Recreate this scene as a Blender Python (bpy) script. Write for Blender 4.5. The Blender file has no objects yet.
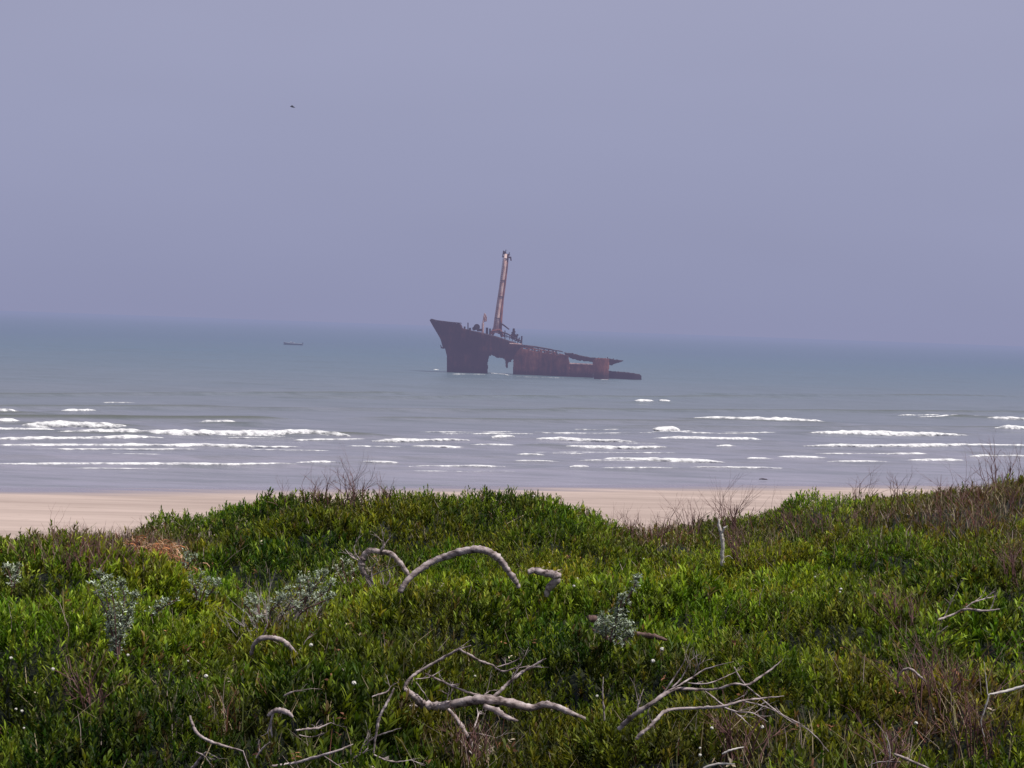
import bpy, math, random
import numpy as np
from mathutils import Vector, Matrix

random.seed(7)
RNG = np.random.default_rng(11)
scene = bpy.context.scene
COL = scene.collection
R = math.radians

# ------------------------------------------------------------------ camera
FPX, EYE, ROLL = 1624.0, 11.0, R(2.0)
PITCH = math.atan(56 * math.cos(ROLL) / FPX)
cam_d = bpy.data.cameras.new('camera')
cam = bpy.data.objects.new('camera', cam_d)
COL.objects.link(cam)
cam_d.sensor_width = 36.0
cam_d.lens = FPX / 1024 * 36.0
cam_d.clip_start = 0.1
cam_d.clip_end = 60000
cam.matrix_world = Matrix.Translation((0, 0, EYE)) @ Matrix.Rotation(math.pi / 2 - PITCH, 4, 'X') @ Matrix.Rotation(ROLL, 4, 'Z')
scene.camera = cam
cR, sR, cP, sP = math.cos(ROLL), math.sin(ROLL), math.cos(PITCH), math.sin(PITCH)


def ray(u, v):
    dx, dy = u - 512.0, 384.0 - v
    X = dx * cR - dy * sR
    Z = dx * sR + dy * cR
    y = FPX * cP + Z * sP
    z = -FPX * sP + Z * cP
    return X / y, z / y                     # x and z per metre of y


def P(u, v, d):
    a, b = ray(u, v)
    return (a * d, d, EYE + b * d)


def on_sea(u, v, z=0.0):
    a, b = ray(u, v)
    d = (z - EYE) / b
    return (a * d, d)


def proj(x, y, z):
    # world -> pixel (numpy ok)
    Zr = z - EYE
    f = y * cP - Zr * sP
    up = y * sP + Zr * cP
    X = x / f * FPX
    Z = up / f * FPX
    dx = X * cR + Z * sR
    dy = -X * sR + Z * cR
    return 512 + dx, 384 - dy


# ------------------------------------------------------------------ noise
def _hash(i, j, s):
    n = (i.astype(np.int64) * 374761393 + j.astype(np.int64) * 668265263 + s * 974634777) & 0xffffffff
    n = ((n ^ (n >> 13)) * 1274126177) & 0xffffffff
    n = (n ^ (n >> 16)) & 0xffffffff
    return n / 4294967295.0


def vn(x, y, s=0):
    x = np.asarray(x, float); y = np.asarray(y, float)
    i = np.floor(x); j = np.floor(y)
    fx = x - i; fy = y - j
    fx = fx * fx * (3 - 2 * fx); fy = fy * fy * (3 - 2 * fy)
    i = i.astype(np.int64); j = j.astype(np.int64)
    a = _hash(i, j, s); b = _hash(i + 1, j, s); c = _hash(i, j + 1, s); d = _hash(i + 1, j + 1, s)
    return (a * (1 - fx) + b * fx) * (1 - fy) + (c * (1 - fx) + d * fx) * fy   # 0..1


def fbm(x, y, s=0, o=3):
    t = 0; a = 1; n = 0
    x = np.asarray(x, float); y = np.asarray(y, float)
    for k in range(o):
        t = t + a * vn(x, y, s + k * 17); n += a
        x, y = x * 2.03 + 5.1, y * 2.03 + 1.7
        a *= .5
    return t / n


def sstep(a, b, x):
    t = np.clip((x - a) / (b - a), 0, 1)
    return t * t * (3 - 2 * t)


# ------------------------------------------------------------------ dune height
CTRL = [
    # u, v, distance
    (-120, 768, 8.4), (0, 768, 8.4), (300, 768, 8.6), (512, 768, 8.7), (760, 768, 8.7), (1024, 768, 8.8), (1150, 768, 8.8),
    (0, 640, 11.6), (150, 660, 11.2), (300, 640, 12.6), (450, 640, 13.0), (660, 655, 12.4), (850, 650, 13.0), (1000, 640, 13.5), (1150, 620, 14),
    (-100, 575, 14), (0, 580, 14), (110, 585, 14.2), (200, 598, 16), (300, 590, 17), (450, 585, 16.5), (600, 600, 16), (800, 600, 17), (1000, 562, 19),
    (-120, 538, 17), (0, 538, 17), (60, 541, 17.2), (110, 551, 17.2), (170, 566, 17.6),
    (0, 542, 22), (100, 541, 21), (160, 548, 21), (60, 532, 24), (130, 530, 24),
    (250, 545, 22), (450, 540, 21), (560, 540, 22), (650, 563, 22), (800, 545, 25), (930, 533, 25), (1100, 510, 27),
    (170, 516, 27), (210, 502, 27.5), (260, 498, 28), (340, 496, 28), (430, 490, 27), (520, 488, 26.5), (570, 495, 27), (610, 512, 28),
    (640, 538, 27), (690, 538, 28), (602, 509, 28), (630, 520, 28.5), (655, 528, 30), (130, 534, 22.5), (700, 518, 31), (760, 508, 33), (830, 499, 34), (880, 494, 34), (935, 484, 34), (1000, 475, 34), (1150, 462, 34),
]
_far = [(-120, 30, 5.5), (0, 30, 5.5), (100, 30, 6.0), (250, 35, 5.6), (450, 34, 5.8), (600, 36, 5.2), (720, 39, 5.2), (850, 41, 5.5), (1000, 41, 6.0), (1150, 41, 6.0),
        (-120, 45, 1.6), (250, 45, 1.6), (512, 45, 1.6), (800, 48, 2.0), (1150, 48, 2.0)]
pts, hts = [], []
for u, v, d in CTRL:
    p = P(u, v, d)
    pts.append((p[0] / p[1] * 30, p[1])); hts.append(p[2])
for u, d, z in _far:
    pts.append(((u - 512) / FPX * 30, d)); hts.append(z)
pts = np.array(pts); hts = np.array(hts)


def _phi(r2):
    return 0.5 * r2 * np.log(r2 + 1e-9)


n = len(pts)
D2 = ((pts[:, None, :] - pts[None, :, :]) ** 2).sum(-1)
A = np.zeros((n + 3, n + 3))
A[:n, :n] = _phi(D2) + np.eye(n) * 0.05
A[:n, n] = 1; A[:n, n + 1:] = pts
A[n, :n] = 1; A[n + 1:, :n] = pts.T
sol = np.linalg.solve(A, np.concatenate([hts, np.zeros(3)]))


def H(x, y):
    x = np.asarray(x, float); y = np.asarray(y, float)
    shp = np.broadcast(x, y).shape
    x = np.broadcast_to(x, shp).ravel(); y = np.broadcast_to(y, shp).ravel()
    a = np.clip(x / np.maximum(y, 7.5), -.43, .43) * 30
    yy = np.clip(y, 7.5, 48)
    out = np.empty(len(a))
    for k in range(0, len(a), 20000):
        q = np.stack([a[k:k + 20000], yy[k:k + 20000]], -1)
        d2 = ((q[:, None, :] - pts[None]) ** 2).sum(-1)
        out[k:k + 20000] = _phi(d2) @ sol[:n] + sol[n] + q @ sol[n + 1:]
    zb = beach_z(x, y)
    t = sstep(42, 58, y)
    out = out * (1 - t) + zb * t
    return out.reshape(shp)


def shore_y(x):
    return 113 + 0.36 * np.clip(x, -400, 400) + 1.5 * np.sin(np.asarray(x) / 17.0)


def beach_z(x, y):
    s = (shore_y(x) - y)
    return np.clip(s * 0.022, -3.0, 1.25) + 0.02 * (fbm(x / 7, y / 3, 5) - .5)


def domes(x, y, cell, s):
    gx, gy = x / cell, y / (cell * 1.15)
    i0, j0 = np.floor(gx), np.floor(gy)
    best = np.full(np.shape(gx), 9.0); second = best.copy()
    for di in (-1, 0, 1):
        for dj in (-1, 0, 1):
            i = (i0 + di).astype(np.int64); j = (j0 + dj).astype(np.int64)
            cx = i + .15 + .7 * _hash(i, j, s); cy = j + .15 + .7 * _hash(i, j, s + 3)
            d = np.sqrt((gx - cx) ** 2 + (gy - cy) ** 2) / (.7 + .5 * _hash(i, j, s + 7))
            second = np.minimum(second, np.maximum(best, d)); best = np.minimum(best, d)
    return 1 - np.clip(best, 0, 1.2) ** 2        # 1 at a bush's middle, low in the clefts


def bushes(x, y):
    wx = x + .35 * (vn(x / .7, y / .7, 61) - .5); wy = y + .35 * (vn(x / .7, y / .7, 62) - .5)
    return .62 * domes(wx, wy, 1.25, 5) + .38 * domes(wx + 3.3, wy + 1.1, .55, 15)


BUMPS = []


def bumps(x, y):
    t = 0.0 * np.asarray(x, float)
    for (bx_, by_, r_, h_) in BUMPS:
        q = ((x - bx_) / r_) ** 2 + ((y - by_) / (r_ * 1.15)) ** 2
        q = q * (1 + .5 * (vn(x / .45, y / .45, 66) - .5))
        t = np.maximum(t, h_ * np.sqrt(np.clip(1 - q, 0, 1)))
    return t


def canopy(x, y):
    x = np.asarray(x, float); y = np.asarray(y, float)
    b = 0.20 * (fbm(x / 1.9, y / 1.9, 21, 2) - .5) + 0.50 * (bushes(x, y) - .78) + .46 * (domes(x + .5 * vn(x, y, 64), y, 2.4, 25) - .75) - .05 + .12 * (vn(x / .22, y / .24, 37) - .5)
    return H(x, y) + b + bumps(x, y) - .10 * sstep(13, 18, y) - .08 * sstep(21, 26, y)


def hit(u, v):
    a, b = ray(u, v)
    d = np.linspace(6.5, 44, 1500)
    z = canopy(a * d, d)
    k = np.where(EYE + b * d < z)[0]
    return float(d[k[0]]) if len(k) else 30.0


_b = []
for (u, v, r_, h_) in [(868, 562, .95, .34), (965, 566, .6, .26), (780, 636, .75, .34), (858, 634, .85, .36), (700, 612, .55, .24), (442, 612, .6, .2), (262, 566, .85, .26), (118, 588, .75, .30), (28, 586, .8, .28),
                       (24, 660, .55, .26), (610, 606, .6, .2), (1000, 655, .55, .34), (560, 676, .5, .2), (655, 745, .5, .24), (812, 705, .6, .30), (335, 712, .45, .2), (120, 752, .5, .22), (210, 610, .5, .2), (760, 560, .7, .2), (520, 600, .5, .2),
                       (905, 660, .45, .2), (560, 540, .9, .2), (420, 530, .8, .2), (300, 528, .8, .22), (940, 596, .5, .2), (60, 720, .4, .2), (740, 675, .45, .2)]:
    d_ = hit(u, v); p_ = P(u, v, d_)
    _b.append((p_[0], d_ + .1, r_, h_))
BUMPS.extend(_b)

# ------------------------------------------------------------------ mesh helpers
BASE = {}


def mesh_obj(name, verts, faces, mat, parent=None, loc=(0, 0, 0), smooth=False, colors=None):
    me = bpy.data.meshes.new(name)
    verts = np.asarray(verts, np.float32).reshape(-1, 3) - np.asarray(loc, np.float32)
    if isinstance(faces, np.ndarray):
        nf, k = faces.shape
        me.vertices.add(len(verts)); me.vertices.foreach_set('co', verts.ravel())
        me.loops.add(nf * k); me.loops.foreach_set('vertex_index', faces.astype(np.int32).ravel())
        me.polygons.add(nf); me.polygons.foreach_set('loop_start', np.arange(0, nf * k, k, dtype=np.int32))
        me.update(calc_edges=True)
    else:
        me.from_pydata(verts.tolist(), [], faces)
    if colors is not None:
        at = me.color_attributes.new('Col', 'FLOAT_COLOR', 'POINT')
        at.data.foreach_set('color', np.asarray(colors, np.float32).ravel())
    if smooth:
        me.polygons.foreach_set('use_smooth', [True] * len(me.polygons))
    if mat: me.materials.append(mat)
    o = bpy.data.objects.new(name, me)
    COL.objects.link(o)
    o.location = loc
    if parent is not None:
        o.parent = parent
        o.location = Vector(loc) - BASE.get(parent.name, Vector((0, 0, 0)))
    BASE[o.name] = Vector(loc)
    return o


def empty(name, loc):
    o = bpy.data.objects.new(name, None)
    COL.objects.link(o); o.location = loc; o.empty_display_size = .2; BASE[o.name] = Vector(loc)
    return o


def tag(o, label=None, cat=None, group=None, kind=None):
    if label: o['label'] = label
    if cat: o['category'] = cat
    if group: o['group'] = group
    if kind: o['kind'] = kind
    return o


class MB:
    def __init__(s): s.v = []; s.f = []

    def tube(s, pts, radii, seg=7, rough=0.0, caps=True):
        pts = [Vector(p) for p in pts]
        if not hasattr(radii, '__len__'): radii = [radii] * len(pts)
        base = len(s.v)
        nrm = None
        for i, p in enumerate(pts):
            t = (pts[min(i + 1, len(pts) - 1)] - pts[max(i - 1, 0)])
            if t.length < 1e-9: t = Vector((0, 0, 1))
            t.normalize()
            if nrm is None:
                nrm = t.cross(Vector((0, 1, 0.13)))
                if nrm.length < .1: nrm = t.cross(Vector((1, 0, 0)))
            nrm = (nrm - t * nrm.dot(t)).normalized()
            bn = t.cross(nrm)
            for k in range(seg):
                a = 2 * math.pi * k / seg
                r = radii[i] * (1 + rough * random.uniform(-1, 1))
                s.v.append(tuple(p + (nrm * math.cos(a) + bn * math.sin(a)) * r))
        for i in range(len(pts) - 1):
            for k in range(seg):
                a = base + i * seg + k; b = base + i * seg + (k + 1) % seg
                s.f.append((a, b, b + seg, a + seg))
        if caps:
            s.f.append(tuple(base + k for k in range(seg))[::-1])
            e = base + (len(pts) - 1) * seg
            s.f.append(tuple(e + k for k in range(seg)))
        return s

    def box(s, c, dx, dy, dz, rx=0, ry=0, rz=0):
        m = Matrix.Translation(c) @ Matrix.Rotation(rz, 4, 'Z') @ Matrix.Rotation(ry, 4, 'Y') @ Matrix.Rotation(rx, 4, 'X')
        b = len(s.v)
        for x in (-1, 1):
            for y in (-1, 1):
                for z in (-1, 1):
                    s.v.append(tuple(m @ Vector((x * dx / 2, y * dy / 2, z * dz / 2))))
        for f in ((0, 1, 3, 2), (4, 6, 7, 5), (0, 4, 5, 1), (2, 3, 7, 6), (0, 2, 6, 4), (1, 5, 7, 3)):
            s.f.append(tuple(b + i for i in f))
        return s

    def build(s, name, mat, parent=None, loc=(0, 0, 0), smooth=False):
        return mesh_obj(name, s.v, s.f, mat, parent, loc, smooth)


def smooth_path(pts, radii, sub=5, jit=0.0):
    """Catmull-Rom through the points"""
    P_ = [Vector(p) for p in pts]
    out, rr = [], []
    for i in range(len(P_) - 1):
        p0 = P_[max(i - 1, 0)]; p1 = P_[i]; p2 = P_[i + 1]; p3 = P_[min(i + 2, len(P_) - 1)]
        for k in range(sub):
            t = k / sub
            q = 0.5 * ((2 * p1) + (p2 - p0) * t + (2 * p0 - 5 * p1 + 4 * p2 - p3) * t * t + (3 * p1 - p0 - 3 * p2 + p3) * t ** 3)
            q += Vector((random.gauss(0, jit), random.gauss(0, jit), random.gauss(0, jit)))
            out.append(q); rr.append((radii[i] * (1 - t) + radii[i + 1] * t) * random.uniform(.9, 1.1))
    out.append(P_[-1]); rr.append(radii[-1])
    return out, rr


# ------------------------------------------------------------------ materials
def nodes(mat):
    mat.use_nodes = True
    nt = mat.node_tree
    nt.nodes.clear()
    return nt, nt.nodes, nt.links


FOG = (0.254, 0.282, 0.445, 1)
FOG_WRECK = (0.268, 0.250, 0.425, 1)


def finish(mat, shader, fog=0.0, cap=1.0, col=FOG):  # fog: distance haze painted onto the surface as emission, growing with distance
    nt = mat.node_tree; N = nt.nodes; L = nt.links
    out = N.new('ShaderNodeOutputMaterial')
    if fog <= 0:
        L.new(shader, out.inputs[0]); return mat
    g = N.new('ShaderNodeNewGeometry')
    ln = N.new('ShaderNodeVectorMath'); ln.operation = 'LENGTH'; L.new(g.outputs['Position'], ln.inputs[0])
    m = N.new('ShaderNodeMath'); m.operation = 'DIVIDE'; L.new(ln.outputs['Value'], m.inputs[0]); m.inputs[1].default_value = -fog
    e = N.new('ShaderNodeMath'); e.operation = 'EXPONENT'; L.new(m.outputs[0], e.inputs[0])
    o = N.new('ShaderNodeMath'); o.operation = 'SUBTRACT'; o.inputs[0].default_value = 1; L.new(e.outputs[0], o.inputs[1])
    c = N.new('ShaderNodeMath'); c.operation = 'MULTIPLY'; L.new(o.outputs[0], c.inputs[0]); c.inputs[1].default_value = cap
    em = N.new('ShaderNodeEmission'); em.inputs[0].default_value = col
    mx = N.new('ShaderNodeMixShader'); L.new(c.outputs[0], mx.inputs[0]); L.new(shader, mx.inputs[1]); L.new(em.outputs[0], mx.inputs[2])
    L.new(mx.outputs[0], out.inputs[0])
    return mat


def ramp(N, stops):
    r = N.new('ShaderNodeValToRGB')
    while len(r.color_ramp.elements) < len(stops): r.color_ramp.elements.new(0.5)
    for e, (p, c) in zip(r.color_ramp.elements, stops):
        e.position = p; e.color = (*c, 1)
    return r


def noise_mat(name, stops, scale=(5, 5, 5), detail=6, rough=.8, bump=0.0, bscale=1.0, fog=0, spec=.3, coords='Object', transl=0, cap=1):
    mat = bpy.data.materials.new(name)
    nt, N, L = nodes(mat)
    tc = N.new('ShaderNodeTexCoord'); mp = N.new('ShaderNodeMapping'); mp.inputs['Scale'].default_value = scale
    if coords == 'World':
        g = N.new('ShaderNodeNewGeometry'); L.new(g.outputs['Position'], mp.inputs[0])
    else:
        L.new(tc.outputs['Object'], mp.inputs[0])
    nz = N.new('ShaderNodeTexNoise'); nz.inputs['Scale'].default_value = 1; nz.inputs['Detail'].default_value = detail
    nz.inputs['Roughness'].default_value = .6
    L.new(mp.outputs[0], nz.inputs[0])
    r = ramp(N, stops); L.new(nz.outputs[0], r.inputs[0])
    b = N.new('ShaderNodeBsdfPrincipled'); L.new(r.outputs[0], b.inputs['Base Color'])
    b.inputs['Roughness'].default_value = rough; b.inputs['Specular IOR Level'].default_value = spec
    if bump:
        bp = N.new('ShaderNodeBump'); bp.inputs['Strength'].default_value = bump; bp.inputs['Distance'].default_value = bscale
        L.new(nz.outputs[0], bp.inputs['Height']); L.new(bp.outputs[0], b.inputs['Normal'])
    return finish(mat, b.outputs[0], fog, cap)


def leaf_mat(name, transl=.30, rough=.55, spec=.14):
    mat = bpy.data.materials.new(name)
    nt, N, L = nodes(mat)
    a = N.new('ShaderNodeVertexColor'); a.layer_name = 'Col'
    b = N.new('ShaderNodeBsdfPrincipled'); b.inputs['Roughness'].default_value = rough
    b.inputs['Specular IOR Level'].default_value = spec
    L.new(a.outputs[0], b.inputs['Base Color'])
    t = N.new('ShaderNodeBsdfTranslucent')
    h = N.new('ShaderNodeMixRGB'); h.blend_type = 'MULTIPLY'; h.inputs[0].default_value = 1; L.new(a.outputs[0], h.inputs[1]); h.inputs[2].default_value = (1.5, 1.5, .6, 1)
    L.new(h.outputs[0], t.inputs[0])
    mx = N.new('ShaderNodeMixShader'); mx.inputs[0].default_value = transl
    L.new(b.outputs[0], mx.inputs[1]); L.new(t.outputs[0], mx.inputs[2])
    return finish(mat, mx.outputs[0])


M_leaf = leaf_mat('leaf')
M_dry = leaf_mat('dry_leaf', .15, .8, .1)
M_silver = leaf_mat('silver_leaf', .2, .7, .2)
M_wood = noise_mat('grey_driftwood', [(.36, (.07, .05, .048)), (.44, (.24, .19, .185)), (.54, (.40, .33, .325)), (.68, (.58, .51, .50))], (14, 14, 22), 10, .9, .45, .02)
M_white = noise_mat('bleached_wood', [(.3, (.30, .26, .25)), (.5, (.55, .51, .48)), (.8, (.7, .66, .62))], (20, 20, 20), 8, .85, .4, .01)
M_brownwood = noise_mat('brown_bark', [(.3, (.05, .03, .028)), (.5, (.13, .08, .07)), (.8, (.25, .17, .15))], (25, 25, 25), 8, .9, .5, .01)
M_twig = noise_mat('dry_twig', [(.3, (.09, .04, .038)), (.55, (.19, .10, .095)), (.8, (.34, .24, .23))], (6, 6, 6), 4, .9)
M_greytwig = noise_mat('grey_twig', [(.3, (.18, .14, .145)), (.55, (.33, .28, .29)), (.8, (.50, .46, .46))], (6, 6, 6), 4, .9)
M_flower = noise_mat('white_petal', [(.3, (.40, .37, .33)), (.6, (.72, .70, .66))], (60, 60, 60), 3, .8)

# ------------------------------------------------------------------ world and sun
SUN_EL, SUN_AZ = R(63), R(104)          # azimuth clockwise from +Y (north): behind and to the right of the camera
w = bpy.data.worlds.new('World'); scene.world = w; w.use_nodes = True
N, L = w.node_tree.nodes, w.node_tree.links
N.clear()
sky = N.new('ShaderNodeTexSky'); sky.sky_type = 'NISHITA'; sky.sun_disc = False
sky.sun_elevation = SUN_EL; sky.sun_rotation = SUN_AZ; sky.dust_density = 6; sky.air_density = 1.5
tc = N.new('ShaderNodeTexCoord')
sx = N.new('ShaderNodeSeparateXYZ'); L.new(tc.outputs['Generated'], sx.inputs[0])
rp = ramp(N, [(0.0, (.300, .316, .486)), (.03, (.312, .330, .500)), (.11, (.335, .353, .522)), (.24, (.372, .382, .540)), (.45, (.33, .34, .43)), (1.0, (.27, .29, .36))])
L.new(sx.outputs['Z'], rp.inputs[0])
ng = N.new('ShaderNodeTexNoise'); ng.inputs['Scale'].default_value = 2.2; ng.inputs['Detail'].default_value = 3
mpp = N.new('ShaderNodeMapping'); mpp.inputs['Scale'].default_value = (1, 1, 4); L.new(tc.outputs['Generated'], mpp.inputs[0]); L.new(mpp.outputs[0], ng.inputs[0])
nr = N.new('ShaderNodeMapRange'); nr.inputs[1].default_value = .3; nr.inputs[2].default_value = .7; nr.inputs[3].default_value = .97; nr.inputs[4].default_value = 1.03
L.new(ng.outputs[0], nr.inputs[0])
vm = N.new('ShaderNodeVectorMath'); vm.operation = 'SCALE'; L.new(rp.outputs[0], vm.inputs[0]); L.new(nr.outputs[0], vm.inputs['Scale'])
bg1 = N.new('ShaderNodeBackground'); L.new(vm.outputs[0], bg1.inputs[0]); bg1.inputs[1].default_value = 1.0
bg2 = N.new('ShaderNodeBackground'); L.new(sky.outputs[0], bg2.inputs[0]); bg2.inputs[1].default_value = .05
mx = N.new('ShaderNodeMixShader'); mx.inputs[0].default_value = .08; L.new(bg1.outputs[0], mx.inputs[1]); L.new(bg2.outputs[0], mx.inputs[2])
wo = N.new('ShaderNodeOutputWorld'); L.new(mx.outputs[0], wo.inputs[0])

sd = bpy.data.lights.new('sun', 'SUN'); sd.energy = 4.6; sd.angle = R(2.5); sd.color = (1.0, .95, .88)
so = bpy.data.objects.new('sun', sd); COL.objects.link(so)
dirv = Vector((math.sin(SUN_AZ) * math.cos(SUN_EL), math.cos(SUN_AZ) * math.cos(SUN_EL), math.sin(SUN_EL)))
so.rotation_euler = dirv.to_track_quat('Z', 'Y').to_euler()
so.location = (0, -20, 60)

# ------------------------------------------------------------------ ground sheet (dune, beach, sea bed)
xs = np.unique(np.concatenate([np.linspace(-4000, -120, 24), np.linspace(-120, -20, 50), np.linspace(-20, 20, 220), np.linspace(20, 120, 50), np.linspace(120, 4000, 24)]))
ys = np.unique(np.concatenate([np.linspace(-300, 0, 12), np.linspace(0, 48, 260), np.linspace(48, 160, 110), np.linspace(160, 700, 12)]))
X, Y = np.meshgrid(xs, ys)
Zg = H(X, Y)
near = 1 - sstep(34, 46, Y)
Zg = np.where(Y < 48, canopy(X, Y) * near + Zg * (1 - near) - .36 * near, Zg)
far = np.minimum(shore_y(X) - Y, 0)
Zg = np.where(Y > 60, beach_z(X, Y), Zg)
V = np.stack([X, Y, Zg], -1).reshape(-1, 3)
nx, ny = len(xs), len(ys)
idx = np.arange(nx * ny).reshape(ny, nx)
F = np.stack([idx[:-1, :-1], idx[:-1, 1:], idx[1:, 1:], idx[1:, :-1]], -1).reshape(-1, 4)
mat = bpy.data.materials.new('dune_and_beach_sand')
nt, N, L = nodes(mat)
g = N.new('ShaderNodeNewGeometry'); sp = N.new('ShaderNodeSeparateXYZ'); L.new(g.outputs['Position'], sp.inputs[0])


def nz(scale, det=5, src=None):
    mp = N.new('ShaderNodeMapping'); mp.inputs['Scale'].default_value = scale
    L.new(g.outputs['Position'], mp.inputs[0])
    t = N.new('ShaderNodeTexNoise'); t.inputs['Scale'].default_value = 1; t.inputs['Detail'].default_value = det; t.inputs['Roughness'].default_value = .65
    L.new(mp.outputs[0], t.inputs[0]); return t


def mth(op, a, b=None, clamp=False):
    m = N.new('ShaderNodeMath'); m.operation = op; m.use_clamp = clamp
    for k, q in ((0, a), (1, b)):
        if q is None: continue
        if isinstance(q, (int, float)): m.inputs[k].default_value = q
        else: L.new(q, m.inputs[k])
    return m.outputs[0]


def mrange(src, a, b, c=0, d=1):
    m = N.new('ShaderNodeMapRange'); L.new(src, m.inputs[0])
    for k, q in zip((1, 2, 3, 4), (a, b, c, d)): m.inputs[k].default_value = q
    return m.outputs[0]


def mixc(f, a, b):
    m = N.new('ShaderNodeMixRGB')
    if isinstance(f, (int, float)): m.inputs[0].default_value = f
    else: L.new(f, m.inputs[0])
    for k, q in ((1, a), (2, b)):
        if isinstance(q, tuple): m.inputs[k].default_value = (*q, 1)
        else: L.new(q, m.inputs[k])
    return m.outputs[0]


sandn = nz((.05, .55, 1), 7); fine = nz((.8, 1.6, 1), 6)
c1 = mixc(mrange(sandn.outputs[0], .38, .66), (.35, .27, .23), (.50, .395, .345))
c1 = mixc(mrange(fine.outputs[0], .60, .72, 0, .55), c1, (.31, .235, .19))
wet = mth('ADD', sp.outputs['Z'], mth('MULTIPLY', mth('SUBTRACT', sandn.outputs[0], .5), .22))
wetf = mrange(wet, .03, .15, 1, 0)
c2 = mixc(wetf, c1, (.235, .20, .225))
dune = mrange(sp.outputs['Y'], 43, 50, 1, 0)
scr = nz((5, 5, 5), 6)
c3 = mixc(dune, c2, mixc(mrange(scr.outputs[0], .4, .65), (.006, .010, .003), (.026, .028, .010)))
b = N.new('ShaderNodeBsdfPrincipled'); L.new(c3, b.inputs['Base Color'])
L.new(mrange(wetf, 0, 1, .9, .22), b.inputs['Roughness'])
L.new(mrange(wetf, 0, 1, .15, .5), b.inputs['Specular IOR Level'])
bp = N.new('ShaderNodeBump'); bp.inputs['Strength'].default_value = .35; bp.inputs['Distance'].default_value = .08
L.new(fine.outputs[0], bp.inputs['Height']); L.new(bp.outputs[0], b.inputs['Normal'])
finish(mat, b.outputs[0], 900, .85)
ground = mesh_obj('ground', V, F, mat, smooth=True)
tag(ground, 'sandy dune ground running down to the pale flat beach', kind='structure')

# ------------------------------------------------------------------ breakers: (u0, v0, u1, v1, thickness px, raggedness)
BREAK = [
    (-30, 413, 23, 412, 8, .2), (58, 411.5, 97, 411, 4.5, .3), (-30, 423, 22, 422.5, 5, .3), (20, 424, 128, 425.5, 8, .15), (198, 422.5, 238, 422, 6.5, .3),
    (-30, 430, 60, 431, 5, .3), (50, 432, 352, 434.5, 7.5, .2), (-30, 440, 165, 438, 5, .25), (-30, 446.5, 300, 446, 3.4, .25), (290, 440, 372, 440.5, 2, .5),
    (370, 440.5, 470, 439.5, 3.6, .3), (345, 446.5, 405, 447.5, 3.2, .4), (466, 446, 520, 446.5, 3.2, .4), (492, 438, 515, 437, 3.5, .3),
    (-30, 465, 300, 465, 3.4, .3), (290, 464.5, 335, 462, 3, .4), (362, 462, 400, 463, 2.2, .5), (408, 467, 505, 466, 2.4, .5),
    (535, 438.5, 636, 441, 3.6, .35), (564, 447.5, 668, 447.5, 4, .25), (520, 446, 545, 447, 2.5, .5),
    (635, 401, 654, 401, 4, .3), (660, 401, 673, 401, 2.2, .5), (690, 418.5, 828, 422, 5, .2), (653, 429.5, 682, 429.5, 5, .3), (640, 433, 700, 432, 2, .7),
    (650, 438.5, 766, 440, 4.5, .25), (715, 446.5, 735, 446, 3, .4), (803, 433, 966, 434, 4.5, .2), (800, 445, 1060, 446, 3.2, .3), (912, 418, 985, 416.5, 3, .5),
    (985, 418, 1060, 420, 4, .3), (992, 428, 1060, 429, 5.5, .4), (888, 455, 930, 455, 3, .3), (905, 460.5, 966, 461, 3, .3), (955, 456, 1060, 456.5, 2.6, .3),
    (575, 460.5, 640, 461.5, 2.6, .5), (600, 459.5, 724, 461, 4, .3), (745, 459, 775, 459.5, 3.2, .4), (776, 457, 828, 458, 3, .3), (826, 462, 895, 462.5, 2.4, .4),
    (570, 468, 590, 467.5, 2.4, .4), (600, 468.5, 680, 468.5, 2.6, .4), (688, 468, 782, 468, 2.4, .4), (512, 461, 560, 462, 2.4, .5), (515, 455, 545, 455.5, 2, .6),
    (410, 447, 465, 447.5, 1.8, .6), (860, 427, 900, 427, 1.6, .7), (895, 416, 940, 415, 2, .6), (100, 403, 140, 403, 1.2, .8), (195, 408, 240, 408, 1.2, .8),
    (540, 433, 640, 435, 1.4, .8), (250, 450, 330, 451, 1.2, .8), (720, 433, 790, 434, 1.3, .8)]
SWELL = [(-60, 421, 260, 421, .55), (-60, 409, 200, 409, .4), (560, 411, 1080, 414, .35), (380, 420, 700, 424, .35), (250, 410, 560, 412, .3), (640, 428, 1080, 430, .35), (740, 452, 1080, 453, .2), (-60, 458, 500, 458, .2),
         (300, 398, 800, 398, .35), (-60, 396, 400, 394, .35), (700, 395, 1080, 398, .3)]

BREAK += [(448, 374.0, 486, 374.6, .5, .7), (515, 376.4, 568, 378.2, .5, .7), (433, 369.8, 439.5, 369.9, .9, .3), (486, 373.2, 513, 375.6, .9, .6), (600, 379.6, 609, 379.8, .8, .4)]
for _k in range(16):
    _u = random.uniform(-30, 1000); _v = random.choice((428, 433, 437, 443, 449, 453, 457, 463, 466, 470, 473)) + random.uniform(-1.5, 1.5)
    BREAK.append((_u, _v, _u + random.uniform(40, 170), _v + .4, random.uniform(.8, 1.7), .85))
ridges = []
for (u0, v0, u1, v1, th, rg) in BREAK:
    p0 = on_sea(u0, v0 + th * .5); p1 = on_sea(u1, v1 + th * .5)
    h = th * (p0[1] + p1[1]) / 2 / FPX
    ridges.append((p0, p1, h * .75))
for (u0, v0, u1, v1, h) in SWELL:
    ridges.append((on_sea(u0, v0), on_sea(u1, v1), h * 1.35))


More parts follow.
